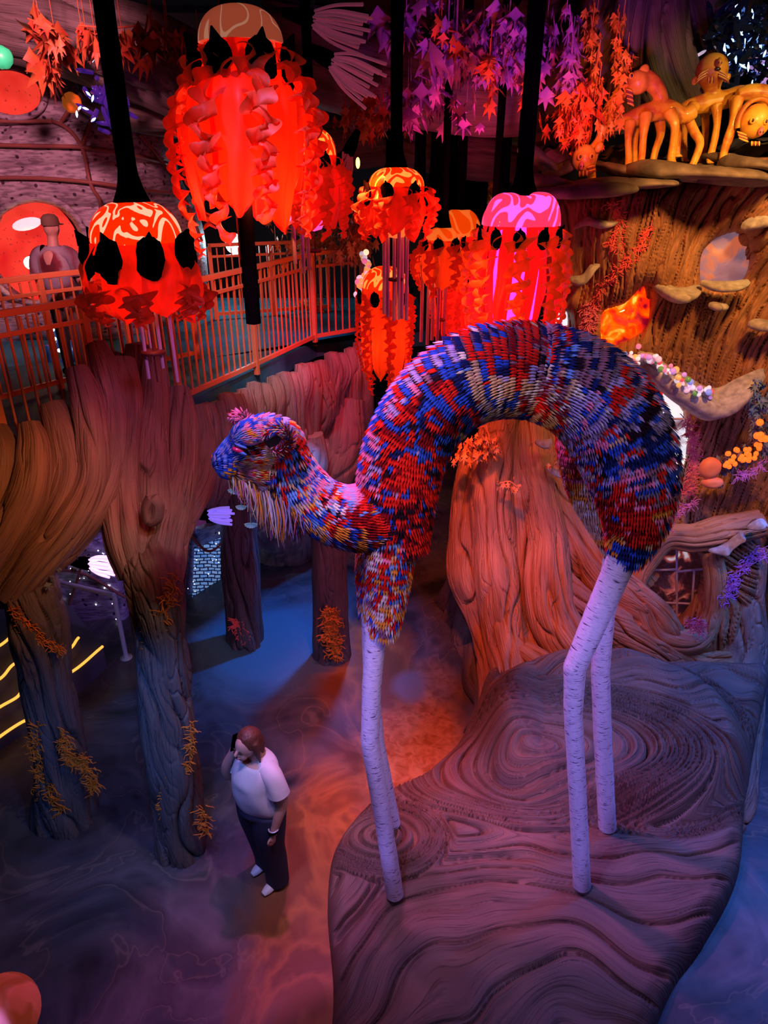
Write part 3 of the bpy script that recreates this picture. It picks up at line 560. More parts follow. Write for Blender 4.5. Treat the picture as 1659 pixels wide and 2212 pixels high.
for (a,b,c,d,y) in((1415,830,1412,900,7.6),(1402,905,1475,905,7.6),(1462,1170,1462,1368,7.15),(1400,1232,1462,1230,7.15),(1462,1235,1530,1228,7.15),(1400,1300,1530,1306,7.15),(1500,1230,1492,1350,7.15),(1248,1080,1262,1180,7.6),(1240,1045,1262,1040,7.6)):
    mb=MB();mb.tube([V3(a,b,y),V3(c,d,y)],.014,n=6);o=mb.build('trim_1',M['steel']);o['kind']='structure'
# shelf fungus plates, one thing each
fung=mat('shelf_fungus',(.5,.46,.45),.75);k=N(fung);n=k.noise(k.co('Object'),14,4);k.bump(n,0,.5,.02);k.base(k.ramp(n,[(.3,(.3,.26,.27)),(.7,(.62,.57,.55))]))
def plate(L,Y,thk,dep,label,seed=0,name='shelf_fungus',m=None):
    q=crom(L,40);W=P(q[:,0],q[:,1],Y);n=len(W);rr=np.random.RandomState(seed);w=np.sin(np.linspace(0,PI,n))**.5
    out=vn(np.linspace(0,6,n),0*np.linspace(0,6,n),seed)*.25+.9;D=np.array([0,-1,0.0]);U=np.array([0,0,1.0]);prof=[(.35,0,.0),(-.15,1.0,.0),(-.65,.92,0),(-1.0,.3,0),(-.7,0,0),(-.2,-.4,0)]
    G=np.stack([W+(D*dep*b*(w*out)[:,None]+U*thk*(a+.5)*(w*.7+.3)[:,None]) for a,b,_ in prof]+[W+(D*dep*prof[0][1]*(w*out)[:,None]+U*thk*(prof[0][0]+.5)*(w*.7+.3)[:,None])],0)
    o=W.mean(0);mb=MB();mb.grid(G,np.stack(np.meshgrid(np.linspace(0,1,n),np.linspace(0,1,7)),-1));x=mb.build(name,m or fung,origin=o);tag(x,label,'fungus','shelf fungi on the carved tree');return x
for i,(L,Y,th,dp,lb) in enumerate([
 ([(1238,492),(1265,478),(1300,486),(1335,478)],7.0,.07,.25,'pale shelf fungus plate high on the trunk beside the magenta lamp'),
 ([(1228,606),(1255,608),(1275,585),(1302,563)],7.25,.08,.2,'curling shelf fungus rising diagonally below the highest plate near the magenta lamp'),
 ([(1412,618),(1440,635),(1475,640),(1512,625)],7.1,.11,.28,'drooping shelf fungus threaded with coral, above the amber hollow'),
 ([(1512,612),(1540,620),(1580,620),(1618,610)],6.95,.07,.22,'thin shelf fungus forming a sill under the frosted pink window'),
 ([(1530,660),(1548,664),(1572,664)],6.95,.06,.12,'smallest shelf fungus, alone on bare wood under the pink window'),
 ([(1600,492),(1635,482),(1680,478)],6.85,.09,.2,'shelf fungus above and beside the top of the frosted pink window'),
 ([(1615,702),(1640,704),(1690,712)],6.9,.08,.2,'ragged shelf fungus at the picture edge, level with the amber hollow'),
 ([(1530,1190),(1560,1185),(1590,1162),(1605,1155)],6.75,.06,.18,'grey furry shelf fungus just above the foil-filled lower window'),
 ([(1612,1140),(1640,1128),(1655,1132)],6.6,.05,.16,'bluish shelf fungus jutting at the trunk edge near purple vines'),
 ([(1155,955),(1175,960),(1192,952)],7.15,.06,.16,'shelf fungus stub high on the red-lit stump framed by the arch'),
 ([(1180,1012),(1205,1022),(1225,1018)],7.15,.05,.16,'lower shelf fungus on the red-lit stump with orange sprigs above it'),
 ([(1375,775),(1420,815),(1470,850),(1530,880),(1590,850),(1650,812)],6.95,.24,.35,'largest grey-blue leaf-shaped ledge sweeping beneath the glowing bead garland')]): plate(L,Y,th,dp,lb,i)
# ---------------------------------------------------------------- carved flutes of the gallery edge
gal=wthing('carved_gallery','brown and purple carved wooden flutes swelling under the orange guard rail','carved wood',P(200,1200,5.3))
mb=MB()
for i,L in enumerate([
 [(-10,925,5.25,30),(5,990,5.1,44),(-20,1090,5.0,58),(-80,1200,4.9,60)],
 [(62,915,5.3,26),(72,970,5.2,40),(62,1060,5.05,48),(15,1150,4.95,52),(-50,1250,4.85,52)],
 [(112,872,5.4,26),(138,940,5.3,40),(148,1030,5.15,44),(110,1120,5.0,48),(50,1200,4.9,48),(-10,1290,4.85,40)],
 [(165,795,5.6,26),(186,860,5.5,40),(200,950,5.35,42),(196,1040,5.2,42),(150,1130,5.02,44),(90,1210,4.9,44),(30,1290,4.85,36)],
 [(208,742,5.75,24),(230,810,5.65,36),(246,900,5.5,38),(240,1000,5.3,36),(205,1090,5.1,38),(150,1170,5.0,34),(110,1220,4.95,26)],
 [(258,775,5.9,30),(268,860,5.75,40),(262,960,5.6,44),(262,1060,5.4,50),(275,1160,5.15,56),(300,1240,5.0,48)],
 [(330,765,6.0,26),(332,850,5.9,36),(322,960,5.7,44),(318,1060,5.45,52),(320,1160,5.2,56),(325,1260,4.95,50)],
 [(388,838,6.25,24),(394,910,6.1,38),(392,1000,5.9,42),(378,1090,5.6,46),(355,1190,5.15,50),(345,1270,4.9,44)],
 [(428,878,6.55,24),(438,950,6.4,32),(430,1030,6.1,36),(400,1100,5.75,38),(370,1180,5.35,36)],
 [(300,745,6.3,30),(300,840,6.2,40),(296,930,6.0,40)],[(240,760,6.3,30),(225,900,6.1,50),(230,1020,5.8,50),(220,1120,5.4,40)]]): ptube(mb,L,rs=.9,dy=(0,-.05,.04,-.04,.06,-.05,.05,-.04,.03,0,0)[i],K=5,A=.22,seed=70+i*2,n=190,ds=.012,f=1.3)
mb.build('flute',M['wood'],gal)
kn=MB();
q=[(328,1075),(318,1100),(322,1125),(338,1118),(340,1090),(328,1075)]
for s_ in(1,.6): kn.tube([P(330+(x-330)*s_,1100+(y-1100)*s_,5.0) for x,y in q],.035*s_+.01,n=12,m=60,disp=bark(3,.3,5))
kn.build('knot',M['wood'],gal)
mg=wthing('fluted_gallery_edge','row of slender fluted wooden lobes under the long guard rail, washed cyan and red','carved wood',P(600,1000,8.3))
mb=MB();n=17
for i in range(n):
    t=i/(n-1);x=446+t*330;y=872-t*128+6*math.sin(i*2.3);Y=6.95+t*2.75;w=24-5*t
    ptube(mb,[(x,y,Y,w*.7),(x+4+3*math.sin(i),y+40,Y-.05,w),(x+10*math.sin(i*1.7),y+110-20*t,Y-.02,w*1.1),(x-2+8*math.sin(i*.9),y+190-30*t,Y+.2,w*1.15),(x-18,y+250-30*t,Y+.7,w)],K=5,A=.22,seed=100+i,n=100,ds=.018)
mb.build('lobe',M['wood'],mg)
mb=MB()
for i,L in enumerate([[(500,960,7.8,50),(520,1020,7.9,60),(540,1080,8.2,60),(560,1150,8.8,40)],[(640,930,8.9,60),(640,1010,8.9,70),(630,1100,9.2,70),(620,1200,10.0,60)],[(735,860,9.6,50),(725,960,9.4,60),(700,1050,9.4,62),(690,1150,9.9,50),(680,1200,10.4,50)],
   [(580,1010,8.6,50),(590,1080,8.8,60),(600,1150,9.4,60),(590,1210,10.5,50)],[(785,1000,10.2,40),(780,1100,10.3,40),(775,1200,10.9,40)]]): ptube(mb,L,K=5,A=.13,seed=130+i,n=90,ds=.02)
mb.build('underside',M['wood'],mg)
def column(L,label,seed,m,tw=1.2,A=.17):
    b=P(L[-1][0],L[-1][1],L[-1][2]);t=wthing('gallery_tree',label,'tree trunk',b);mb=MB();ptube(mb,L,K=6,A=A*1.5,seed=seed,tw=tw,n=180,ds=.013)
    V=mb.v[0];V[:,2]=np.maximum(V[:,2],-.01);mb.build('trunk',m,t);return t
M['trunkz']=wood('trunk_dark_below',(.12,.11,.125),(.13,.095,.09),(.015,.01,.015));k=N(M['trunkz']);src=[l for l in k.t.links if l.to_socket==k.b.inputs['Base Color']][0].from_socket
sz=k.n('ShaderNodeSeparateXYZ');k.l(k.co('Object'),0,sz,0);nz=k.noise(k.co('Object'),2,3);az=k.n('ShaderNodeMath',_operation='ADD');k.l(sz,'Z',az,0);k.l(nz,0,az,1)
mr_=k.n('ShaderNodeMapRange');mr_.inputs[1].default_value=2.6;mr_.inputs[2].default_value=3.3;k.l(az,0,mr_,0);mx=k.n('ShaderNodeMix',_data_type='RGBA');k.l(mr_,0,mx,0);k.t.links.new(src,mx.inputs[6]);mx.inputs[7].default_value=(.26,.17,.14,1);k.l(mx,2,k.b,'Base Color')  # base colour: dark low down, blending to brown higher up
cA=column([(50,1160,5.3,36),(62,1240,4.95,56),(80,1330,4.86,60),(100,1450,4.82,55),(118,1560,4.8,54),(133,1660,4.78,60),(146,1745,4.77,66),(150,1765,4.77,70)],'twisted dark trunk with orange lichen standing in front of the lit steps',3,M['trunkz'])
cB=column([(318,1110,5.6,34),(326,1200,5.1,56),(338,1290,4.75,58),(350,1400,4.62,54),(362,1530,4.52,54),(376,1660,4.46,54),(388,1780,4.42,56),(392,1835,4.41,56)],'tall twisted trunk with a blue-lit foot between the steps and the walking woman',11,M['trunkz'])
cC=column([(512,1040,7.6,36),(516,1140,7.55,38),(522,1250,7.5,40),(527,1340,7.49,40),(529,1385,7.49,42)],'furrowed trunk lit blue on one side, beside the mosaic pod wall',21,M['woodd'],.3,.16)
cD=column([(706,1130,7.3,30),(710,1230,7.25,34),(714,1330,7.22,37),(716,1415,7.2,40)],'short dark trunk with a bright orange lichen bloom, below the animal\'s neck',31,M['woodd'],.15,.14)
# lichen and coral sprigs: short curling twigs along a line
def sprigs(name,label,cat,L,Y,n,ln,r,m,seed,group=None,spread=14,leafy=False):
    rr=random.Random(seed);q=crom(L,60);o=V3(q[30][0],q[30][1],Y if not callable(Y) else float(Y(q[30][0],q[30][1])));mb=MB();YY=Y if callable(Y) else (lambda x,y:Y)
    for i in range(int(n*1.5)):
        a=q[rr.randrange(60)];x=a[0]+rr.gauss(0,spread*.5);y=a[1]+rr.gauss(0,spread*.5);p=np.array(P(x,y,float(YY(x,y))-.01));k=mpp(y,float(YY(x,y)))
        an=rr.uniform(0,2*PI);pts=[p]
        for j in range(4):
            an+=rr.uniform(-.9,.9);p=p+np.array([math.cos(an),-abs(rr.gauss(.1,.3)),math.sin(an)])*ln*k/4;pts.append(p)
        mb.tube(pts,np.array([r,r*1.2,r*.7,r*.9,r*.3])*k*.62,n=5,m=9)
    return tag(mb.build(name,m,origin=o),label,cat,group)
oj=mat('orange_lichen',(.8,.22,.015),.6);rj=mat('red_coral',(.85,.12,.1),.5,emit=(1,.05,.05),es=.05);pj=mat('pink_coral',(.85,.2,.38),.5);vj=mat('violet_coral',(.62,.22,.8),.5)
LI='lichens on the carved trunks'
sprigs('orange_lichen','branching orange lichen climbing the tall trunk above its blue band','lichen',[(378,1240),(368,1285),(348,1330),(335,1375),(325,1390)],lambda x,y:4.53,60,26,2.2,oj,1,LI,10)
sprigs('orange_lichen','small orange lichen tuft halfway down the tall twisted trunk','lichen',[(415,1555),(412,1600),(408,1640),(398,1668)],lambda x,y:4.31,40,18,2.0,oj,2,LI,8)
sprigs('orange_lichen','orange lichen at the foot of the tall trunk, facing the woman','lichen',[(440,1745),(442,1780),(447,1800)],lambda x,y:4.24,26,22,2,oj,3,LI,8)
sprigs('orange_lichen','dim lichen strand low on the tall trunk\'s shadowed side','lichen',[(362,1690),(356,1730),(350,1760)],lambda x,y:4.27,22,16,2,oj,4,LI,6)
sprigs('orange_lichen','long diagonal lichen band high on the trunk by the steps','lichen',[(28,1315),(60,1350),(95,1385),(138,1410)],lambda x,y:4.66,80,18,2.2,oj,5,LI,9)
sprigs('orange_lichen','dense lichen patch on the outer side of the trunk by the steps','lichen',[(75,1570),(80,1640),(92,1690),(96,1720)],lambda x,y:4.6,110,20,2.2,oj,6,LI,13)
sprigs('orange_lichen','forked lichen patch across the front of the trunk by the steps','lichen',[(135,1585),(150,1625),(160,1650),(185,1640),(192,1680),(205,1705)],lambda x,y:4.56,120,20,2.2,oj,7,LI,11)
sprigs('orange_lichen','pale-tipped lichen near the base of the trunk by the steps','lichen',[(108,1705),(120,1735),(135,1752)],lambda x,y:4.53,26,24,2,oj,8,LI,9)
sprigs('orange_lichen','bright orange lichen bloom on the short dark trunk','lichen',[(708,1325),(715,1345),(716,1375),(722,1412)],lambda x,y:6.98,150,20,2.6,oj,9,LI,15)
sprigs('orange_lichen','dull red lichen at the foot of the blue-lit furrowed trunk','lichen',[(508,1340),(516,1360),(532,1385)],lambda x,y:7.28,50,16,2.2,rj,10,LI,8)
CR='coral vines on the hollow tree'
sprigs('coral_vine','red coral vine hanging in a long curve beside the highest shelf fungus','coral vine',[(1318,440),(1338,470),(1336,500),(1322,525),(1340,535)],lambda x,y:float(wallY(x,y))-.06,110,16,1.6,rj,11,CR,9)
sprigs('coral_vine','long red coral vine falling diagonally past the amber hollow','coral vine',[(1400,495),(1385,530),(1360,560),(1335,585),(1310,615),(1290,640),(1278,670)],lambda x,y:float(wallY(x,y))-.06,170,15,1.6,rj,12,CR,8)
sprigs('coral_vine','thick pink coral mass low on the trunk beside the white-lit gap','coral vine',[(1275,660),(1272,690),(1262,715),(1265,740)],lambda x,y:float(wallY(x,y))-.08,130,20,1.8,pj,13,CR,13)
sprigs('coral_vine','pink coral fringe down the edge of the largest mirrored hollow','coral vine',[(1484,910),(1496,960),(1500,1010),(1490,1050),(1478,1062)],lambda x,y:float(wallY(x,y))-.1,170,18,1.8,pj,14,CR,9)
sprigs('coral_vine','pink coral spray on the arm between the two big hollows','coral vine',[(1500,1085),(1470,1100),(1450,1120),(1442,1140)],lambda x,y:6.55,60,16,1.6,pj,15,CR,7)
sprigs('coral_vine','violet coral strands climbing the tree edge above the dark gap','coral vine',[(1652,1190),(1610,1215),(1580,1260),(1565,1300)],lambda x,y:float(wallY(x,y))-.12,110,20,1.6,vj,16,CR,11)
sprigs('coral_vine','pale pink coral tuft at the bottom rim of the foil-filled hollow','coral vine',[(1490,1350),(1505,1345),(1512,1362)],lambda x,y:6.5,60,18,1.6,pj,17,CR,9)
sprigs('coral_vine','thin violet coral under the glowing barnacle cluster','coral vine',[(1590,1030),(1620,1020),(1650,1000)],lambda x,y:6.7,50,16,1.5,vj,18,CR,7)
# ---------------------------------------------------------------- jellyfish lamps
def brain(name,line,cell,es,sc=7,th=.41):
    m=mat(name,cell,.35,coat=.4);k=N(m);n=k.noise(k.co('Object'),2.1,2,0);w=k.n('ShaderNodeTexNoise',Scale=sc,Detail=1.0,Distortion=1.2);c=k.co('Object',(1,1,.55));k.l(c,0,w,0)
    mm=k.n('ShaderNodeMath',_operation='MULTIPLY');mm.inputs[1].default_value=30;k.l(w,0,mm,0);s=k.n('ShaderNodeMath',_operation='SINE');k.l(mm,0,s,0)
    r=k.ramp(s,[(th-.05,(0,0,0)),(th+.05,(1,1,1))]);x=k.mix((r,0),line,cell);k.base(x);k.emit(x,es);k.b.inputs['Base Color'].default_value=(*cell,1);return m
def fabric(name,col,es,tr=.55,dk=(.35,.03,.0)):
    m=mat(name,col,.55);k=N(m);n=k.noise(k.co('Object',(1,1,.35)),9,2);c=k.ramp(n,[(.3,tuple(a*.55 for a in col)),(.6,col)]);k.base(c)
    t=k.n('ShaderNodeBsdfTranslucent');k.l(c,0,t,0);mx=k.n('ShaderNodeMixShader');mx.inputs[0].default_value=tr;out=k.t.nodes['Material Output'];k.l(k.b,0,mx,1);k.l(t,0,mx,2);k.l(mx,0,out,0)
    k.b.inputs['Emission Color'].default_value=(*col,1);k.b.inputs['Emission Strength'].default_value=es;return m
DM={'pale':brain('dome_pale',(1,.02,.0),(1,.5,.3),1.15,4.5),'dull':brain('dome_dull',(.75,.13,.06),(1,.4,.24),.36,3.6,.90),'orange':brain('dome_orange',(1,.02,0),(1,.33,.05),1.15,5),
    'pink':brain('dome_pink',(1,.03,.1),(1,.12,.75),1.3,4),'amber':brain('dome_amber',(.9,.06,.0),(1,.16,.02),.8,2)}
FR=fabric('red_fabric',(1,.035,.012),.22);FO=fabric('orange_fabric',(1,.11,.015),.2);FD=fabric('deep_red_fabric',(.62,.035,.015),.10,.45)
FB=fabric('fading_red_fabric',(1,.05,.012),.05,.6);FU=fabric('salmon_ruffle_fabric',(.9,.10,.03),.05,.5)
FG=fabric('glowing_red_fabric',(1,.02,.01),.55)
def fall(k,Rd,Rs,Hs):       # radius of skirt at depth k 0..1
    return Rd*.97+(Rs-Rd*.97)*sstep(0,.35,k)-Rs*.16*sstep(.6,1,k)
def jelly(label,cx,yt,yd,yb,wd,ws,Y,dome,fab,ruf,knobs,chimes=(),inner=None,pe=18,pc=(1,.15,.05),lobes=1,stalk=True,seed=0,ncols=8,ruffle=1.0,cov=.56,rs0=.06,kf=1.0,rf=1.7,group='jellyfish lamps hanging over the hall',slen=None,point=.55):
    c=P(cx,yd,Y);mp=float(mpp(yd,Y));Rd=wd*mp;Rs=ws*mp;hd=float(P(cx,yt,Y)[2]-c[2]);Hs=float(c[2]-P(cx,yb,Y)[2]);rr=random.Random(seed);rs=np.random.RandomState(seed)
    t=thing('jellyfish_lamp',label,'lamp',c,group);L=t
    mb=MB();pr=[(Rd*math.cos(a)**.75,hd*math.sin(a)) for a in np.linspace(0,PI/2-.001,20)]
    mb.lathe(pr,48,disp=lambda th,z:1+.05*np.sin(th*lobes*1.0+1)*(lobes>1)+.03*vn(np.cos(th)*2,np.sin(th)*2+z,seed));mb.build('dome',DM[dome],L)
    if lobes>1:
        mb=MB();mb.lathe([(a*.62,b*1.04) for a,b in pr],40,(-Rd*.42,-Rd*.25,0));mb.lathe([(a*.62,b*1.06) for a,b in pr],40,(Rd*.40,-Rd*.25,0));mb.build('dome_lobe',DM[dome],L)
    # long overlapping fabric panels with folds and pointed hems
    for i in range(ncols):
        a0=2*PI*(i+rr.uniform(-.12,.12))/ncols;wid=2*PI/ncols*cov;n=26;m=60;k=np.linspace(0,1,m)[:,None];u=np.linspace(-1,1,n)[None,:]
        lenf=rr.uniform(.82,1.0);w=wid*(1-.08*k)*np.where(k>.82,np.sqrt(np.clip(1-((k-.82)/.18)**2*.93,0,1)),1);th=a0+u*w+.05*np.sin(k*5+i)
        r=fall(k,Rd,Rs,Hs)*(1-.10*(i%2))*(1+.05*np.cos(u*3.1+i)+.045*vn(u*3+i*5,k*4,seed)+.05*np.sin(u*7+k*3+i)*k)
        z=-Hs*k*lenf-.06*Hs*(1-u*u)*k+0*u
        mb=MB();mb.grid(np.stack([r*np.cos(th),r*np.sin(th),z],-1),np.stack(np.broadcast_arrays(u,k),-1));mb.build('fabric_panel',fab,L)
    # ruffled tentacles
    for i in range(ncols):
        a0=2*PI*(i+.5+rr.uniform(-.1,.1))/ncols;m=300;n=7;ln=rr.uniform(.88,1.12)*ruffle;k=np.linspace(0,1,m)[:,None];u=np.linspace(-1,1,n)[None,:];W_=.085*Rs/.33*(1-.55*k)
        ph=k*Hs/Rs*34*rf/2+3*vn(k*6,i,seed);rad=fall(np.minimum(k,1),Rd,Rs,Hs)*(1.05+.03*np.sin(k*7+i))
        sw=.22*np.sin(k*3+i)/1.5*k
        tx=u*W_*(.75+.25*np.sin(ph*1.7))+W_*.55*np.sin(ph*.5+i);rad2=rad+W_*.75*np.abs(u)*np.sin(ph+u*1.5)+W_*.25
        th=a0+sw*.3;G=np.stack([rad2*np.cos(th)-tx*np.sin(th),rad2*np.sin(th)+tx*np.cos(th),-Hs*(rs0+(1-rs0)*k)*ln+W_*.35*np.cos(ph+u*2)],-1)
        mb=MB();mb.grid(G,np.stack(np.broadcast_arrays(u,k),-1));mb.build('ruffle',ruf,L)
    for i in range(knobs):
        a=2*PI*(i+.5)/knobs-PI/2+.12;kr=.062*Rs/.33*(1.15 if knobs<9 else .8)*kf;p=np.array([math.cos(a)*Rd*1.12,math.sin(a)*Rd*1.12,-Hs*.07-kr*.5]);ca,sa=math.cos(a),math.sin(a)
        mb=MB();mb.ball(p,(kr*.45,kr*.95,kr*1.35),14,rot=np.array([[ca,-sa,0],[sa,ca,0],[0,0,1]]),disp=lambda G:.16*vn(G[...,0]*3+i,G[...,2]*3,seed));mb.tube([p+[0,0,kr*.9],p+[ca*kr*.4,sa*kr*.4,kr*1.65]],[kr*.45,.004],n=10,m=4);mb.build('knob',M['black'],L)
    if inner: mb=MB();mb.lathe([(.02,0),(Rd*.5,-.05*Hs),(Rd*.62,-Hs*.4),(Rd*.55,-Hs*.8),(Rd*.3,-Hs*.97),(0,-Hs)],32,disp=lambda th,z:1+.05*np.sin(th*5));mb.build('inner_glow',inner,L)
    if pe:
        d=bpy.data.lights.new('lamp_light','POINT');d.energy=pe;d.color=pc;d.shadow_soft_size=Rd*.25;o=bpy.data.objects.new('lamp_bulb',d);COL.objects.link(o);o.parent=L;o.location=(0,0,-Hs*point)
    for (x,y0,y1,dy) in chimes:
        q=np.array(P(x,y0,Y+dy))-c;z1=float(P(x,y1,Y+dy)[2]-c[2]);mb=MB();mb.tube([(q[0],q[1],-Hs*.5),(q[0],q[1],z1)],[.0105*Y/4.2]*2,n=14,m=3);mb.build('chime_tube',M['steel'],L)
    if chimes:
        mb=MB();z=float(P(cx,(yb+chimes[0][2])/2+10,Y)[2]-c[2]);mb.lathe([(0,z),(Rd*.28,z),(Rd*.28,z+.02),(0,z+.02)],24);mb.tube([(0,0,-Hs*.6),(0,0,z-.2)],.006,n=6,m=2);mb.build('striker',mat('striker_wood',(.12,.03,.02),.5),L)
    if stalk: 
        sl=(7.97-c[2]) if slen is None else slen
        mb=MB();mb.tube([(0,0,hd*.9),(0,0,hd+.12),(0,0,hd+.35),(0,0,sl*.6),(0,0,sl)],[Rd*.42,Rd*.24,Rd*.2,Rd*.21,Rd*.22],n=28,ds=.05,disp=bark(5,.08,seed));mb.build('stalk',M['black'],L)
    return t
jelly('pale veined jellyfish lamp with big black petals over the orange rail',297,432,520,690,98,122,4.9,'pale',FR,FD,8,[(303,690,818,0),(318,690,782,.12),(338,690,795,.05),(366,690,825,0)],pe=5,seed=1,ncols=7,ruffle=1.0,rs0=.55,kf=1.25)
jelly('largest jellyfish lamp, dull salmon dome and long red ruffles, at the top',520,10,95,480,92,146,3.9,'dull',FB,FU,7,pe=30,seed=2,ncols=8,ruffle=1.1,kf=1.15,point=.85,stalk=False)
jelly('jellyfish lamp half hidden behind the largest one, with pink glow and chimes',672,275,335,500,54,74,6.3,'orange',FR,FR,7,[(634,495,570,0),(652,495,590,.1),(664,495,582,-.05)],inner=lit('pink_core',(1,.06,.35),1.6),pe=8,seed=3)
jelly('orange veined jellyfish lamp with the longest cluster of chimes',856,360,402,515,60,78,6.0,'orange',FR,FR,7,[(830,510,678,0),(838,510,685,.1),(852,510,692,.0),(862,510,690,-.1),(870,510,688,.1),(880,510,692,0)],inner=lit('amber_core',(1,.1,.02),1.5),pe=8,seed=4)
jelly('small pink-domed jellyfish lamp with chimes behind the arched back',958,490,517,628,38,60,7.5,'amber',FO,FR,7,[(912,625,738,0),(926,625,745,.1),(936,625,735,.0),(948,625,740,-.1),(962,625,735,0)],pe=8,seed=5)
jelly('magenta glowing two-lobed jellyfish lamp beside the carved wall',1124,418,485,735,80,98,5.8,'pink',FG,FO,11,inner=lit('magenta_core',(1,.03,.5),2.6),pe=14,pc=(1,.08,.4),lobes=2,seed=6,ncols=9,cov=.27)
jelly('plain orange jellyfish lamp partly hidden between two others',992,450,508,740,46,52,8.6,'amber',FG,FG,7,pe=12,seed=7)
jelly('low jellyfish lamp with yellow veined dome beside the rail end',832,575,620,820,50,54,7.2,'orange',FO,FR,6,pe=8,seed=8,ncols=7,stalk=False)
jelly('crimson jellyfish lamp mostly hidden under the magenta one',1060,560,600,745,40,62,7.4,'amber',FG,FG,6,pe=12,seed=9)
# bare hanging tube below the largest lamp
b=V3(548,698,3.95);tt=V3(530,455,3.95);mb=MB();mb.tube([b,Vector((b.x,b.y,6.35))],.04,n=24);tag(mb.build('hanging_tube',M['black'],origin=b),'matte black tube hanging down from inside the largest lamp','tube')
p=V3(521,560,4.0);mb=MB();mb.tube([p,Vector((p.x,p.y,6.2))],.009,n=10);tag(mb.build('thin_rod',mat('red_rod',(.5,.05,.03),.3,.6),origin=p),'thin red-lit rod beside the black hanging tube','rod')
# low lamp at the corner of the picture
c=V3(5,2190,1.95);t=thing('globe_lamp','salmon globe with brown-orange patches, cut off at the bottom corner','lamp',c)
gm=mat('globe_shell',(.8,.3,.2),.45,emit=(1,.12,.05),es=.12);k=N(gm);n=k.noise(k.co('Object'),5.5,1,.5);x=k.ramp(n,[(.48,(.85,.33,.24)),(.54,(.32,.07,.03))]);k.base(x)
mb=MB();mb.ball((0,0,0),(.165,.165,.17),32);mb.build('globe',gm,t);mb=MB();mb.tube([(0,0,-.16),(0,0,-float(c[2]))],.03,n=16);mb.build('stand',M['black'],t)
# ---------------------------------------------------------------- the long-legged quilled animal
PAL={'r':(.78,.02,.015),'d':(.26,.008,.015),'k':(.02,.01,.02),'b':(.03,.09,.62),'n':(.012,.02,.12),'l':(.16,.33,.78),'v':(.42,.34,.68),'w':(.78,.68,.66),'p':(.85,.22,.42),'o':(.9,.32,.04),'t':(.66,.42,.26),'m':(.3,.13,.2),'g':(.22,.17,.28)}
ANC=[(830,1330,'ooottwwrrbldm'),(840,1230,'wwppolrrlbto'),(870,1130,'rrrddkdrbnr'),(880,1020,'rrrrdkdbrr'),(800,960,'ppvbbrvpr'),(860,930,'bbnrrdbrk'),(830,860,'bbvpbbvrb'),(960,890,'rrdknbbrd'),(900,790,'ppvvrbpm'),
 (1000,760,'vvbbnwnlr'),(1000,860,'nbrrdnbt'),(1090,740,'rrbnvrmd'),(1090,880,'tbbnvtw'),(1150,760,'rrrdmrrd'),(1180,860,'ttrdmwt'),(1210,780,'nblnkmv'),(1280,800,'ngmmkgr'),(1270,880,'vvwbpvt'),(1330,830,'mgvrrgnr'),(1370,900,'rrvgnbvk'),
 (1400,960,'nbvrgnnb'),(1390,1040,'mpvrrgnb'),(1360,1100,'rrrpddrr'),(1380,1160,'rrrdrdto'),(1355,1205,'bbblbbn')]
ANC2=[(1240,930,'ppprrr'),(1265,990,'rrppoo'),(1285,1040,'oottwt'),(1300,1100,'tttwot'),(1320,1170,'ototdt')]
ANCN=[(470,1005,'bblvbb'),(500,960,'bblbvb'),(530,930,'ppvbbl'),(580,915,'ppvvbm'),(560,1000,'tortpt'),(530,1020,'vmtbmt'),(610,1000,'drrkbd'),(640,1060,'bbnlrtn'),(620,1110,'ttogvt'),(680,1045,'vpvbpp'),(700,1090,'rrlwdkb'),(680,1150,'bttoovl'),(750,1050,'ppvppv'),(760,1110,'rrlddrb'),(760,1170,'bbnvdno'),(810,1100,'rrrddr')]
def colours(px,py,j,th,anc,rs):
    A=np.array([(a,b) for a,b,_ in anc],float);n=len(px);D=(px[:,None]-A[:,0])**2+(py[:,None]-A[:,1])**2;wt=1/(D+500)**1.6;wt/=wt.sum(1)[:,None];cw=np.cumsum(wt,1);pick=(rs.rand(n)*.04+.96*(.5+.5*vn(th*1.3+2,j*.55,9)));ai=(cw<np.clip(pick,0,.999)[:,None]).sum(1)
    ai=np.minimum(ai,len(anc)-1);v=np.clip(.5+.62*vn(th*1.1+3,j*.8+7,5)+.40*vn(th*2.6,j*1.9,8)+.04*(rs.rand(n)-.5),0,.999);out=np.zeros((n,3))
    for i in range(n): s=anc[ai[i]][2];out[i]=PAL[s[int(v[i]*len(s))]]
    return out*(.78+.16*rs.rand(n))[:,None]
def topx(W):       # world -> pixel, used only to look up the colour plan of the coat
    d=W-np.array([0,0,CZ]);f=d[:,1]*CT-d[:,2]*ST;u=d[:,0];v=d[:,1]*ST+d[:,2]*CT;return 829.5+F*u/f,1106-F*v/f
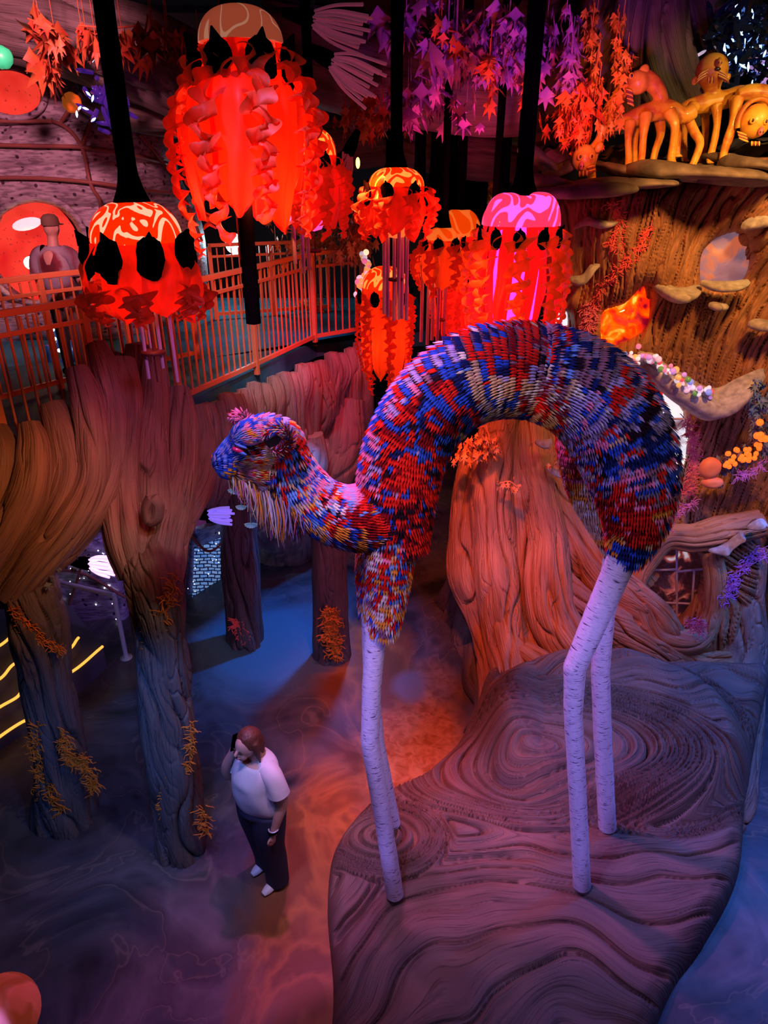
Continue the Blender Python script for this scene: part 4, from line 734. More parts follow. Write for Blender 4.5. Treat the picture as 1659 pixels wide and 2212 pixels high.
def quilts(mb,L,anc,seed,row=.036,bw=.0175,ln=.056,sign=lambda k:1.0,flat=(.92,1.0),tilt=.40,uptilt=None,ends=.0,w2=None):
    L=np.asarray(L,float);pts=P(L[:,0],L[:,1],L[:,2]);r=L[:,3]*mpp(L[:,1],L[:,2]);core=MB();core.tube(pts,r*.93,n=32,ds=.03,flat=flat,up=(0,1,0))
    q=crom(np.hstack([pts,r[:,None]]),600);ss=np.concatenate([[0],np.cumsum(np.linalg.norm(np.diff(q[:,:3],axis=0),axis=1))]);rs=np.random.RandomState(seed)
    Tn=np.gradient(q[:,:3],axis=0);Tn/=np.linalg.norm(Tn,axis=1)[:,None]
    seam=[float(k_) for k_ in np.linspace(0,1,400) if sign(k_)>0][0]*ss[-1];rowsS=list(np.arange(ends,ss[-1]-ends,row))+([seam+d_ for d_ in(-.045,-.03,-.015,0.)] if 0<seam<ss[-1]*.99 else [])
    for j,s in enumerate(rowsS):
        i=int(np.searchsorted(ss,s));i=min(i,599);C=q[i,:3];rr=q[i,3];T=Tn[i];A=np.array([0,1.0,0]);A=A-T*(A@T);A/=np.linalg.norm(A);B=np.cross(T,A)
        n=max(6,int(2*PI*rr/bw));th=(np.arange(n)+.5*(j%2)+rs.uniform(-.1,.1,n))*2*PI/n;nr=A[None]*np.cos(th)[:,None]*flat[0]+B[None]*np.sin(th)[:,None]*flat[1]
        drr=(q[min(i+4,599),3]-q[max(i-4,0),3])/(ss[min(i+4,599)]-ss[max(i-4,0)]+1e-6);sg=1.0 if j>=len(rowsS)-4 and 0<seam<ss[-1]*.99 else sign(s/ss[-1])
        base=C+nr*rr+T*rs.uniform(-.1,.1,n)[:,None]*row;nu=nr/np.linalg.norm(nr,axis=1)[:,None];tl=tilt+rs.uniform(-.06,.08,n);ax=T*sg
        D=ax[None]*np.cos(tl)[:,None]+nu*(np.sin(tl)+sg*drr*.8)[:,None];D/=np.linalg.norm(D,axis=1)[:,None];Wd=np.cross(D,nu);Wd/=np.linalg.norm(Wd,axis=1)[:,None];Z=np.cross(Wd,D)
        l=ln*rs.uniform(.88,1.15,n)[:,None];w=(bw*.5)*rs.uniform(.85,1.2,n)[:,None];h=.0022
        V=np.stack([base-Wd*w*.75-Z*h,base+Wd*w*.75-Z*h,base+Z*h,base+D*l*.5-Wd*w*1.0,base+D*l*.5+Wd*w*1.0,base+D*l*.55+Z*h*2.2,base+D*l+Z*.002],1)
        px,py=topx(base);c=colours(px,py,np.full(n,float(j)),th,anc,rs);c7=np.repeat(c[:,None],7,1)
        o=(np.arange(n)*7)[:,None]
        Q=np.concatenate([o+np.array([[0,3,5,2]]),o+np.array([[2,5,4,1]]),o+np.array([[0,1,4,3]])]);Tt=np.concatenate([o+np.array([[3,6,5]]),o+np.array([[5,6,4]]),o+np.array([[3,4,6]])])
        mb.add(V.reshape(-1,3),Q,Tt,None,c7.reshape(-1,3))
    return core
QM=vcol('quill_foam',.8,.0);core_m=mat('dark_hide',(.03,.012,.02),.8)
an=wthing('quilled_animal','long-legged animal with an arched body of red and blue quills on birch stilts','sculpture',P(1050,1900,4.1))
def coat(name,L,anc,seed,**k):
    mb=MB();c=quilts(mb,L,anc,seed,**k);o=mb.build(name,QM,an,smooth=False);c2=c.build('hide',core_m,o);return o
AR=[(862,1180,4.12,62),(856,1130,4.14,74),(858,1060,4.16,84),(872,990,4.18,88),(902,920,4.2,90),(955,855,4.2,94),(1020,815,4.2,98),(1090,800,4.2,99),(1165,806,4.2,100),(1240,832,4.2,104),(1300,880,4.2,106),(1342,945,4.18,104),(1366,1010,4.15,96),(1376,1075,4.12,82),(1374,1130,4.1,66),(1362,1175,4.08,50),(1353,1212,4.06,34)]
coat('body',AR,ANC,1,sign=lambda k:-1.0 if k<.52 else 1.0,tilt=.38)
coat('front_leg_tuft',[(846,1165,4.08,52),(842,1215,4.06,50),(838,1270,4.05,44),(833,1320,4.04,38),(828,1368,4.03,30)],ANC,2,tilt=.25)
coat('rear_front_leg_tuft',[(808,1180,4.5,34),(800,1230,4.5,30),(797,1280,4.5,24),(795,1325,4.5,18)],ANC,3,tilt=.25)
coat('hind_thigh',[(1262,890,4.5,52),(1270,950,4.5,66),(1285,1010,4.5,70),(1303,1075,4.5,62),(1325,1140,4.48,46),(1335,1195,4.46,28)],ANC2,4,tilt=.25)
coat('neck',[(612,960,4.12,46),(618,995,4.12,54),(640,1040,4.12,58),(680,1085,4.12,62),(730,1112,4.12,68),(785,1118,4.12,74),(835,1112,4.13,72)],ANCN,5,tilt=.24,ends=.01,row=.026)
hd=coat('head',[(462,1006,4.05,9),(472,1003,4.05,22),(490,995,4.06,31),(512,982,4.07,38),(536,968,4.08,49),(562,958,4.09,56),(590,955,4.1,56),(612,962,4.11,50),(628,975,4.12,38)],ANCN,6,row=.020,bw=.0115,ln=.045,tilt=.2,flat=(.9,1.05))
mb=MB();mzc=P(478,1004,4.0)
for _ in range(1):
    c=quilts(mb,[(464,1010,4.02,6),(470,1007,4.02,24),(484,1004,4.02,30),(500,1006,4.03,27),(512,1010,4.04,14)],[(480,1000,'bbblbv'),(490,1020,'bbob')],7,row=.016,bw=.010,ln=.03,tilt=.12)
mb.build('muzzle',QM,hd,smooth=False) if False else mb.build('muzzle',QM,an,smooth=False)
mb=MB();c=quilts(mb,[(498,1012,4.04,12),(525,1014,4.06,26),(565,1014,4.08,33),(600,1008,4.1,38),(622,1004,4.1,30)],[(520,1020,'totmp'),(560,1000,'tptro'),(600,1020,'rbdkm')],9,row=.024,bw=.014,ln=.05,tilt=.22);jo=mb.build('cheek',QM,an,smooth=False);c.build('hide',core_m,jo)
# brow, eye, ears
mb=MB();c=quilts(mb,[(500,955,3.97,5),(514,945,3.95,20),(534,936,3.95,26),(560,930,3.97,24),(590,932,4.0,10)],[(500,950,'bbbvl'),(540,935,'bbvpo'),(580,930,'pvmb')],8,row=.018,bw=.011,ln=.045,tilt=.15);mb.build('brow',QM,an,smooth=False)
e=P(514,972,3.90);eye=MB();eye.ball(e,(.035,.02,.017),16,rot=np.array([[.94,0,.34],[0,1,0],[-.34,0,.94]]));eo=eye.build('eye',mat('eye_magenta',(.7,.02,.12),.15,coat=1),an)
mb=MB();mb.ball(P(521,978,3.893),(.036,.010,.011),16,rot=np.array([[.9,0,.42],[0,1,0],[-.42,0,.9]]));mb.ball(P(520,963,3.893),(.040,.014,.010),16,rot=np.array([[.9,0,.42],[0,1,0],[-.42,0,.9]]));mb.build('eyelid',mat('lid_blue',(.08,.16,.6),.5),an)
def ear(name,cx,cy,Y,rx,ry,rot,seed,fold=1):
    c=np.array(P(cx,cy,Y));rs=np.random.RandomState(seed);k=float(mpp(cy,Y));mb=MB();n=40
    ring_=[c+np.array([math.cos(a)*rx*k*math.cos(rot)-math.sin(a)*ry*k*math.sin(rot),-.015,math.cos(a)*rx*k*math.sin(rot)+math.sin(a)*ry*k*math.cos(rot)]) for a in np.linspace(-2.2,2.6,14)]
    mb.tube(ring_,[.016]*14,n=12,m=60,col=(.2,.05,.05))
    q=crom(np.array(ring_),240)
    for i in range(240):
        for z in range(2):
            p=q[i];o=p-c;o/=np.linalg.norm(o);d=o*rs.uniform(-.1,1)+np.array([.25,-.75,0])*rs.uniform(.3,1);d/=np.linalg.norm(d);w=np.cross(d,[0,1,0.2]);w/=np.linalg.norm(w)+1e-6;l=rs.uniform(.022,.04)
            co_=PAL[rs.choice(list('dmtprtp' if rs.rand()<.8 else 'bvo'))];mb.add([p-w*.004,p+w*.004,p+d*l],None,[(0,1,2)],None,np.array([co_]*3))
    for i in range(420):
        a=rs.uniform(0,2*PI);r_=rs.rand()**.5*.85;p=c+np.array([math.cos(a)*rx*k*r_,.01,math.sin(a)*ry*k*r_]);d=np.array([rs.uniform(-.3,.6),-.7,rs.uniform(-.5,.3)]);d/=np.linalg.norm(d);w=np.array([.5,.2,.8]);w/=np.linalg.norm(w)
        mb.add([p-w*.005,p+w*.005,p+d*.028],None,[(0,1,2)],None,np.array([PAL[rs.choice(list('ddkmdr'))]]*3))
    mb.ball(c+[0,.025,0],(rx*k*.85,.02,ry*k*.85),16,col=(.1,.02,.03));return mb.build(name,QM,an,smooth=False)
def qear(cx,cy,Y,rx,ry,rot,seed,anc):
    L=[(cx+rx*math.cos(a)*math.cos(rot)-ry*math.sin(a)*math.sin(rot),cy-(rx*math.cos(a)*math.sin(rot)+ry*math.sin(a)*math.cos(rot)),Y,r) for a,r in zip(np.linspace(-2.4,2.5,9),(3,8,10,11,11,11,10,8,3))]
    mb=MB();c=quilts(mb,L,anc,seed,row=.014,bw=.0085,ln=.03,tilt=.75);k=float(mpp(cy,Y));c.ball(P(cx,cy,Y+.02),(rx*k,.02,ry*k),18);o=mb.build('ear',QM,an,smooth=False);c.build('ear_hollow',core_m,o)
qear(597,950,3.86,27,24,.35,11,[(600,930,'mpbdt'),(620,960,'pbdrt'),(590,975,'tmdp')]);qear(514,910,4.12,15,12,.3,12,[(514,910,'pmpdp')])
# beard of hanging strands
mb=MB();rs=np.random.RandomState(5)
for i in range(330):
    t=rs.rand();x=490+t*205+rs.uniform(-6,6);y=1030+t*95+rs.uniform(-12,8);Y=4.02+rs.uniform(-.07,.10);ln=(30+75*math.exp(-((t-.5)/.27)**2))*rs.uniform(.6,1.15);p=np.array(P(x,y,Y));k=float(mpp(y,Y))
    c=PAL[rs.choice(list('owpvpwto' if t<.6 else 'vpobdv'))];mb.tube([p,p+np.array([rs.uniform(.0,.02),-.01,-ln*k*.5]),p+np.array([rs.uniform(-.01,.03),-.01,-ln*k])],[.004,.0035,.0015],n=4,m=5,caps=False,col=c)
mb.build('beard',QM,an)
# birch stilts
bk=mat('birch_bark',(.72,.66,.8),.5);k=N(bk);nn=k.noise(k.co('UV',(2.2,17,1)),6,4,.4);n3=k.noise(k.co('UV',(8,60,1)),5,2)
msk=k.ramp(nn,[(.36,(1,1,1)),(.40,(0,0,0))]);x=k.mix((msk,0),(.78,.72,.86),(.10,.05,.13));x2=k.mix(None,x,k.ramp(n3,[(.3,(.72,.66,.8)),(.6,(1,1,1))]),'MULTIPLY',1);k.base(x2);k.bump(nn,0,.35,.01)
def stilt(L,seed):
    L=np.asarray(L,float);mb=MB();pts=P(L[:,0],L[:,1],L[:,2]);r=L[:,3]*mpp(L[:,1],L[:,2]);q=[];qr=[]
    for i in range(len(L)-1):
        for t in np.linspace(0,1,12,endpoint=(i==len(L)-2)): q.append(pts[i]*(1-t)+pts[i+1]*t);qr.append(r[i]*(1-t)+r[i+1]*t)
    mb.tube(q,qr,n=40,m=220,disp=lambda th,s:1+.018*vn(th*1.5+seed,s*30,seed)+.02*vn(s*8,th*0,seed));return mb.build('leg',bk,an)
def foot(x,y,z): p=Fz(x,y,z);return (x,y,p.y)
fy=Fz(853,1930,.3).y;stilt([(812,1360,4.05,24),(803,1480,3.97,21),(799,1600,3.9,20),(826,1760,3.82,19),(853,1932,Fz(853,1932,.28).y,19)],1)
stilt([(796,1315,4.5,16),(800,1450,4.48,16),(815,1600,4.44,15),(850,1780,Fz(850,1780,.3).y,15)],2)
stilt([(1345,1205,4.06,32),(1290,1330,4.0,28),(1242,1440,3.93,24),(1238,1540,3.9,20),(1248,1720,3.86,19),(1257,1912,Fz(1257,1912,.28).y,19)],3)
stilt([(1334,1190,4.46,28),(1306,1330,4.45,21),(1297,1450,4.44,20),(1302,1600,4.42,19),(1312,1786,Fz(1312,1786,.32).y,19)],4)
# ---------------------------------------------------------------- people (continuous blended bodies)
def tubes(mb,segs,n=18):
    for L in segs:
        L=np.asarray(L,float);mb.tube(L[:,:3],L[:,3],n=n,m=(len(L)-1)*6+1)
    return mb
skin=mat('skin',(.55,.3,.24),.5,spec=.4);shirt=mat('white_tee',(.72,.68,.74),.75);k=N(shirt);k.bump(k.noise(k.co('Object',(1,1,.5)),9,3),0,.3,.02)
trs=mat('navy_trousers',(.018,.022,.06),.8);k=N(trs);k.bump(k.noise(k.co('Object',(1,1,.4)),12,3),0,.4,.02);hairm=mat('auburn_hair',(.12,.035,.02),.5);k=N(hairm);k.bump(k.noise(k.co('Object',(4,4,1)),14,3),0,.8,.01)
b=Fz(580,1893,0);w=thing('person','woman in a white tee and dark trousers, head bowed, phone to her ear','person',b,rz=math.radians(230))
# body: x forward, y to her left, z up
mb=MB();tubes(mb,[[(0,0,1.02,.12),(.0,0,1.2,.15),(-.01,0,1.33,.13),(-.01,0,1.39,.07),(.02,0,1.45,.055),(.04,0,1.50,.05)],
 [(0,.16,1.33,.06),(-.01,.215,1.24,.062),(-.02,.24,1.1,.054),(-.01,.25,1.02,.046),(.03,.245,.93,.041),(.07,.235,.82,.031),(.085,.232,.775,.03)],
 [(0,-.16,1.33,.06),(.02,-.215,1.24,.06),(.06,-.25,1.13,.052),(.10,-.255,1.1,.046),(.13,-.22,1.24,.038),(.095,-.16,1.40,.03),(.08,-.145,1.455,.03)]])
for s_,(hx,hy,hz),dr in((1,(.09,.232,.76),(.12,0,-1)),(-1,(.072,-.138,1.475),(-.12,.1,1))):
    d=np.array(dr,float);d/=np.linalg.norm(d);sd=np.cross(d,[0,1,0]);sd/=np.linalg.norm(sd);c=np.array([hx,hy,hz])
    mb.ball(c+d*.025,(.032,.02,.042),12)
    for f in range(4): 
        o=sd*(f-1.5)*.017;ln=(.06,.07,.066,.052)[f];p=c+d*.055+o;mb.tube([p,p+d*ln*.5+np.array([0,-.008*s_,0]),p+d*ln*.85+np.array([0,-.026*s_,0])],[.0105,.0095,.007],n=10,m=7)
    p=c+sd*.028+d*.01;mb.tube([p,p+sd*.02+d*.025,p+sd*.018+d*.05],[.012,.0105,.008],n=10,m=7)
hc=np.array([.075,0,1.555])
mb.ball(hc,(.088,.074,.105),20,rot=np.array([[.9,0,.43],[0,1,0],[-.43,0,.9]]));mb.ball(hc+[.045,0,-.06],(.05,.048,.05),14);mb.tube([hc+[.085,0,.01],hc+[.112,0,-.025],hc+[.098,0,-.036]],[.009,.015,.010],n=10,m=7)
for y in(-.074,.074): mb.ball(hc+[-.01,y,-.01],(.018,.01,.028),10)
body=mb.build('body',skin,w,mods=[('remesh',.008),('smooth',6)])
mb=MB();lips=mat('lips',(.45,.12,.12),.5)
mb.ball(hc+[.092,0,-.062],(.012,.024,.008),10,rot=np.array([[.9,0,.43],[0,1,0],[-.43,0,.9]]));mb.build('mouth',lips,w)
for y in(-.03,.03):
    mb=MB();mb.ball(hc+[.088,y,.004],(.010,.015,.007),10);mb.build('eye',mat('eye_dark',(.03,.02,.02),.2),w)
mb=MB()
G=[];n=40
for z,rx,ry,x in((.90,.175,.215,-.02),(.94,.185,.225,-.01),(1.0,.19,.225,.0),(1.08,.188,.215,.012),(1.16,.178,.205,.02),(1.23,.172,.2,.02),(1.31,.15,.195,.0),(1.36,.12,.165,-.01),(1.395,.085,.11,-.012),(1.415,.066,.078,-.012)):
    th=np.linspace(0,2*PI,n+1);r=1+.03*np.sin(th*5+z*9)*(z<1.2);G.append(np.stack([x+rx*r*np.cos(th),ry*r*np.sin(th),z+0*th-(.05*(np.cos(th)>.7)*(z>1.37))],-1))
mb.grid(crom(np.array(G).reshape(len(G),-1),40).reshape(40,n+1,3))
for s_ in(1,-1):
    L=[(0,.11*s_,1.325,.085),(.0,.18*s_,1.3,.08),(0 if s_>0 else .02,.222*s_,1.22,.082),(0 if s_>0 else .045,.24*s_,1.15,.086)];L=np.array(L);mb.tube(L[:,:3],L[:,3],n=24,m=18,caps=False,disp=lambda th,s:1+.03*np.sin(th*4+s*20))
mb.build('tee_shirt',shirt,w)
mb=MB();tubes(mb,[[(0,0,.99,.16),(-.01,0,.9,.20),(-.01,0,.84,.18)],[(0,.095,.88,.145),(.02,.105,.7,.135),(.02,.105,.5,.115),(.0,.11,.3,.105),(-.01,.11,.12,.098),(-.01,.11,.035,.10)],[(0,-.095,.88,.145),(.0,-.1,.7,.135),(-.02,-.1,.5,.115),(-.05,-.1,.3,.105),(-.07,-.1,.12,.098),(-.07,-.1,.035,.10)]],26)
mb.build('trousers',trs,w,mods=[('remesh',.014),('smooth',5)])
for y,x in((.11,.0),(-.1,-.06)):
    mb=MB();mb.tube([(x-.1,y,.035),(x,y,.045),(x+.1,y,.035),(x+.155,y,.028)],[.036,.045,.042,.024],n=18,m=18,flat=(1,.8));mb.build('shoe',M['white'],w)
mb=MB();mb.ball(hc+[-.028,0,.035],(.102,.09,.106),20,disp=lambda g:.05*vn(g[...,1]*4,g[...,2]*4,3)-.05*(g[...,0]>.7));mb.tube([hc+[-.08,.0,.05],hc+[-.11,0,-.06],hc+[-.10,.0,-.17],hc+[-.095,0,-.26]],[.06,.06,.045,.015],n=18,m=20,flat=(1,.8));mb.tube([hc+[-.02,.075,.05],hc+[-.03,.088,-.05],hc+[-.05,.085,-.17]],[.03,.024,.008],n=12,m=14)
mb.build('hair',hairm,w,mods=[('remesh',.009),('smooth',4)])
mb=MB();mb.box(hc+[.03,-.10,-.01],(.012,.035,.0),rz=0) if False else mb.box(hc+[.028,-.098,-.01],(.068,.010,.14),ry=-.3);tag(mb.build('phone',M['black'],smooth=False),None) if False else None
ph=mb.build('phone',M['black'],None,smooth=False);ph.location=w.location;ph.rotation_euler=w.rotation_euler;tag(ph,'black phone held to the ear of the woman in the white tee','phone')
mb=MB();mb.tube([np.array([.078,.233,.83])+np.array([math.cos(a)*.037,math.sin(a)*.037,.004*math.sin(a)]) for a in np.linspace(0,2*PI,13)],[.006]*13,n=8,m=50,caps=False);wa=mb.build('bracelet',M['steel'],w)
mb=MB();mb.tube([np.array([.084,.233,.815])+np.array([math.cos(a)*.036,math.sin(a)*.036,0]) for a in np.linspace(0,2*PI,13)],[.008]*13,n=8,m=50,caps=False);mb.build('watch_strap',M['black'],w)
# man at the porthole, back turned
b=P(128,600,8.0);w2=thing('person','man in a cap and tie-dyed tee seen from behind at the red porthole','person',(b[0],8.0,DZ),rz=math.radians(78));K_=.945
def sc(L): return [[tuple(a*K_ for a in p) for p in s] for s in L]
mb=MB();tubes(mb,sc([[(0,0,.95,.14),(0,0,1.15,.15),(0,0,1.36,.14),(0,0,1.44,.07),(.01,0,1.5,.058),(.02,0,1.56,.055)],
 [(0,.18,1.38,.06),(-.01,.245,1.28,.058),(.0,.27,1.1,.048),(.05,.26,.98,.038),(.10,.23,.86,.03),(.11,.22,.8,.03)],[(0,-.18,1.38,.06),(-.01,-.245,1.28,.058),(.0,-.27,1.1,.048),(.05,-.27,.98,.038),(.12,-.25,.88,.03),(.14,-.24,.83,.03)]]))
h2=np.array([.03,0,1.65])*K_;mb.ball(h2,(.09,.075,.11),20)
for y in(-.074,.074): mb.ball(h2+[-.005,y,-.01],(.018,.012,.03),10)
for s_ in(1,-1):
    for f in range(4): p=np.array([.115+(f-1.5)*.016+(.03 if s_<0 else 0),.225*s_,.77])*K_;mb.tube([p,p+[0.01,0,-.04],p+[0.02,0,-.07]],[.011,.010,.007],n=8,m=6)
    p=np.array([.15,.21*s_,.8])*K_;mb.tube([p,p+[.02,-.01*s_,-.04]],[.012,.008],n=8,m=5)
mb.tube([h2+[.085,0,.0],h2+[.108,0,-.02]],[.01,.013],n=8,m=4)
mb.build('body',skin,w2,mods=[('remesh',.01),('smooth',6)])
td=mat('tie_dye',(.5,.4,.45),.8);k=N(td);tc=k.n('ShaderNodeTexCoord');sb=k.n('ShaderNodeVectorMath',_operation='SUBTRACT');k.l(tc,'Object',sb,0);sb.inputs[1].default_value=(-.15,0,1.2);nn=k.noise(k.co('Object'),14,3);le=k.n('ShaderNodeVectorMath',_operation='LENGTH')
mu=k.n('ShaderNodeVectorMath',_operation='MULTIPLY');k.l(sb,0,mu,0);mu.inputs[1].default_value=(.6,1,1);k.l(mu,0,le,0);ad=k.n('ShaderNodeMath',_operation='MULTIPLY_ADD');k.l(nn,0,ad,0);ad.inputs[1].default_value=.06;k.l(le,'Value',ad,2)
k.base(k.ramp(ad,[(.10,(.10,.01,.02)),(.15,(.2,.02,.04)),(.18,(.34,.28,.33)),(.25,(.26,.22,.3)),(.30,(.16,.04,.07)),(.36,(.28,.22,.28))]))
mb=MB();G=[]
for z,rx,ry in((.86,.15,.19),(.95,.155,.19),(1.1,.155,.2),(1.25,.15,.215),(1.36,.13,.2),(1.43,.085,.13),(1.46,.07,.085)):
    th=np.linspace(0,2*PI,n+1);G.append(np.stack([rx*np.cos(th),ry*np.sin(th)*(1+.02*np.sin(6*th)),z+0*th],-1)*K_)
mb.grid(crom(np.array(G).reshape(len(G),-1),30).reshape(30,n+1,3))
for s_ in(1,-1):
    L=np.array([(0,.12*s_,1.38,.09),(-.005,.2*s_,1.36,.082),(-.01,.25*s_,1.27,.078),(-.005,.268*s_,1.15,.08)])*K_;mb.tube(L[:,:3],L[:,3],n=20,m=16,caps=False)
mb.build('tee_shirt',td,w2)
mb=MB();tubes(mb,sc([[(0,0,.98,.15),(0,0,.88,.16),(0,0,.82,.14)],[(0,.09,.86,.10),(0,.1,.5,.075),(0,.1,.06,.06)],[(0,-.09,.86,.10),(0,-.1,.5,.075),(0,-.1,.06,.06)]]));mb.build('shorts',mat('grey_shorts',(.16,.13,.15),.8),w2,mods=[('remesh',.016),('smooth',4)])
for y in(.1,-.1): mb=MB();mb.tube([(-.07,y,.04),(.05,y,.045),(.16,y,.03)],[.04,.045,.03],n=14,m=12);mb.build('shoe',M['black'],w2)
mb=MB();mb.lathe([(.098,0),(.1,.03),(.092,.075),(.06,.105),(0,.115)],24,h2+[-.005,0,.02],sy=.86);mb.tube([h2+[.06,0,.03],h2+[.13,0,.025],h2+[.165,0,.015]],[.07,.065,.03],n=18,m=10,flat=(1,.12),up=(0,1,0));mb.build('cap',mat('brown_cap',(.16,.09,.06),.8),w2)
# ---------------------------------------------------------------- yellow many-legged creatures on the ledge
ym=mat('ochre_skin',(.85,.42,.05),.38,coat=.3);k=N(ym);n=k.noise(k.co('Object'),7,4,.5);k.base(k.ramp(n,[(.35,(.62,.17,.05)),(.48,(.85,.40,.05)),(.65,(.95,.55,.08))]));k.bump(k.noise(k.co('Object',(1,1,6)),10,3),0,.25,.01)
gm_=mat('gill_red',(.25,.04,.05),.5);pk=mat('nose_pink',(.85,.2,.25),.4);dkm=mat('pupil',(.05,.02,.02),.3)
CG='yellow many-legged creatures on the ledge'
def creature(label,Y,body,legs,head,face,gills=(),ears=(),extra=None,vox=.012):
    allp=[p for s in legs for p in s[-1:]];base=P(allp[0][0],allp[0][1],Y) if allp else P(body[0][0][0],body[0][0][1],Y)
    t=wthing('many_legged_creature',label,'creature',base,CG);mb=MB()
    def pt(L,dy=0):
        A=np.array([p[:2]+(p[2],)+((p[3] if len(p)>3 else 0),) for p in L],float);Yv=Y+A[:,3]+dy;return P(A[:,0],A[:,1],Yv),A[:,2]*mpp(A[:,1],Yv)
    for L in body:
        q,r=pt(L);mb.tube(q,r,n=20,m=len(L)*8)
    for L in legs:
        q,r=pt(L);mb.tube(q,r,n=14,m=len(L)*8)
        for a in(-1,0,1):
            f=q[-1];mb.tube([f,f+np.array([a*.035,-.05,-.012])],[r[-1]*.75,r[-1]*.35],n=8,m=5)
    cx,cy,hy,rx,ry=head;k=float(mpp(cy,Y+hy));c=P(cx,cy,Y+hy);mb.ball(c,(rx*k,rx*k*.95,ry*k),24)
    mb.build('body',ym,t,mods=[('remesh',vox),('smooth',4)])
    for (ex,ey,er) in face.get('eyes',()):
        p=P(ex,ey,Y+hy)-np.array([0,face.get('d',.95)*rx*k,0]);m2=MB();m2.ball(p,(er*k,er*k*.5,er*k*1.1),14);m2.build('eye',ym,t);m2=MB();m2.ball(p-np.array([0,er*k*.42,0]),(er*k*.45,er*k*.2,er*k*.6),10);m2.build('pupil',dkm,t)
    if 'nose' in face:
        ex,ey,er=face['nose'];p=P(ex,ey,Y+hy)-np.array([0,rx*k*1.0,0]);m2=MB();m2.ball(p,(er*k*.8,er*k,er*k*1.3),14);m2.build('nose',pk if face.get('pink') else ym,t)
        for s_ in(-1,1): m2=MB();m2.ball(p+np.array([s_*er*k*.4,-er*k*.85,-er*k*.2]),(er*k*.2,er*k*.15,er*k*.3),8);m2.build('nostril',dkm,t)
    if 'mouth' in face:
        ex,ey,ew,eh=face['mouth'];p=P(ex,ey,Y+hy)-np.array([0,rx*k*.93,0]);m2=MB();m2.ball(p,(ew*k,.012,eh*k),12);m2.build('mouth',dkm,t)
    for (gx,gy,dx,dy,n_,sp,cu) in gills:      # parallel curved ridges
        for i in range(n_):
            m2=MB();x0=gx+sp[0]*i;y0=gy+sp[1]*i;L=[(x0,y0),(x0+dx*.5+cu,y0+dy*.5),(x0+dx,y0+dy)]
            Yg=Y+hy-rx*k*.88;q=[P(a,b_,Yg) for a,b_ in L];m2.tube(q,[.006,.009,.004],n=8,m=12);m2.build('gill_ridge',gm_ if i%2 else ym,t)
    for (ex,ey,er) in ears:
        m2=MB();m2.ball(P(ex,ey,Y+hy-.02),(er*k*.75,er*k*.5,er*k),14,rot=np.array([[.9,0,.4],[0,1,0],[-.4,0,.9]]));m2.build('ear',ym,t)
    return t
creature('yellow creature with profile head raised and red-lined throat, second along the ledge',7.15,
 [[(1306,282,7),(1330,270,13),(1362,258,17),(1395,245,20),(1440,236,20),(1475,250,17),(1500,238,16)],[(1422,238,20),(1428,215,15),(1418,190,17),(1398,172,19),(1380,172,22)]],
 [[(1362,262,13,-.1),(1357,300,8,-.15),(1358,345,8,-.15),(1356,384,9,-.15)],[(1395,245,15,-.15),(1390,290,9,-.2),(1386,340,8,-.2),(1379,385,8,-.2)],[(1445,240,15,-.15),(1458,270,10,-.2),(1455,310,9,-.2),(1450,345,9,-.2),(1461,362,7,-.2)],
  [(1425,255,13,.15),(1427,290,9,.15),(1416,325,8,.15),(1409,355,8,.15)],[(1375,262,10,.2),(1371,310,7,.2),(1371,365,7,.2)],[(1465,255,11,.2),(1466,290,7,.2),(1462,335,7,.2)]],
 (1378,178,-.02,25,24),{'eyes':[(1358,166,6)],'mouth':(1345,180,5,3),'d':.75},[(1352,192,14,8,7,(.5,5),4)],[(1390,155,15)])
creature('upright yellow creature with a tall domed head and whisker-like gills, facing out',7.4,
 [[(1455,245,10),(1490,232,17),(1530,222,20),(1570,214,19),(1600,204,18),(1630,206,13)],[(1538,218,18),(1539,200,15),(1538,180,22)]],
 [[(1500,228,15,-.15),(1487,252,11,-.2),(1500,285,10,-.2),(1512,310,9,-.2),(1498,352,8,-.2),(1490,362,7,-.2)],[(1548,225,13,-.12),(1549,265,8,-.15),(1544,300,8,-.15),(1532,348,8,-.15)],[(1590,210,15,-.15),(1586,250,10,-.2),(1578,290,9,-.2),(1558,345,8,-.2)],
  [(1522,230,11,.15),(1524,280,8,.15),(1520,320,8,.15),(1516,352,8,.15)],[(1480,240,11,.2),(1478,290,7,.2),(1478,345,7,.2)]],
 (1538,152,-.03,34,33),{'nose':(1539,139,7),'mouth':(1537,153,7,4),'d':1},[(1530,150,-22,16,6,(-1,3.2),-3),(1548,150,22,14,6,(1,3.2),3),(1531,166,-1,14,4,(3.6,0),0)],[(1501,174,9),(1571,168,9)])
creature('bonneted yellow creature at the picture edge with its head hanging low',7.2,
 [[(1592,205,12),(1620,200,17),(1655,205,19),(1700,225,20),(1740,260,18)],[(1690,225,18),(1672,238,17),(1650,250,22)]],
 [[(1595,210,13,-.1),(1585,260,9,-.15),(1572,300,9,-.15),(1560,345,8,-.15)],[(1720,250,13,-.1),(1722,320,9,-.1),(1725,362,8,-.1)],[(1700,240,11,.1),(1698,300,8,.1),(1694,350,8,.1)]],
 (1632,262,-.22,32,34),{'eyes':[(1611,262,6),(1640,264,6)],'nose':(1628,285,7),'pink':1},[(1612,292,-20,-8,5,(1,3.5),0),(1624,305,0,10,5,(4,0),0)],[])
c=P(1632,262,6.98);m2=MB();kk=float(mpp(262,6.98));m2.tube([c+np.array([math.cos(a)*38*kk,.0,math.sin(a)*42*kk]) for a in np.linspace(.0,3.45,14)],[.02]*14,n=14,m=60,flat=(1.6,1));m2.build('bonnet_rim',ym,[o for o in bpy.data.objects if o.get('category')=='creature'][-1]).location=tuple(-np.array([o for o in bpy.data.objects if o.get('category')=='creature'][-1]['_o'])*0)
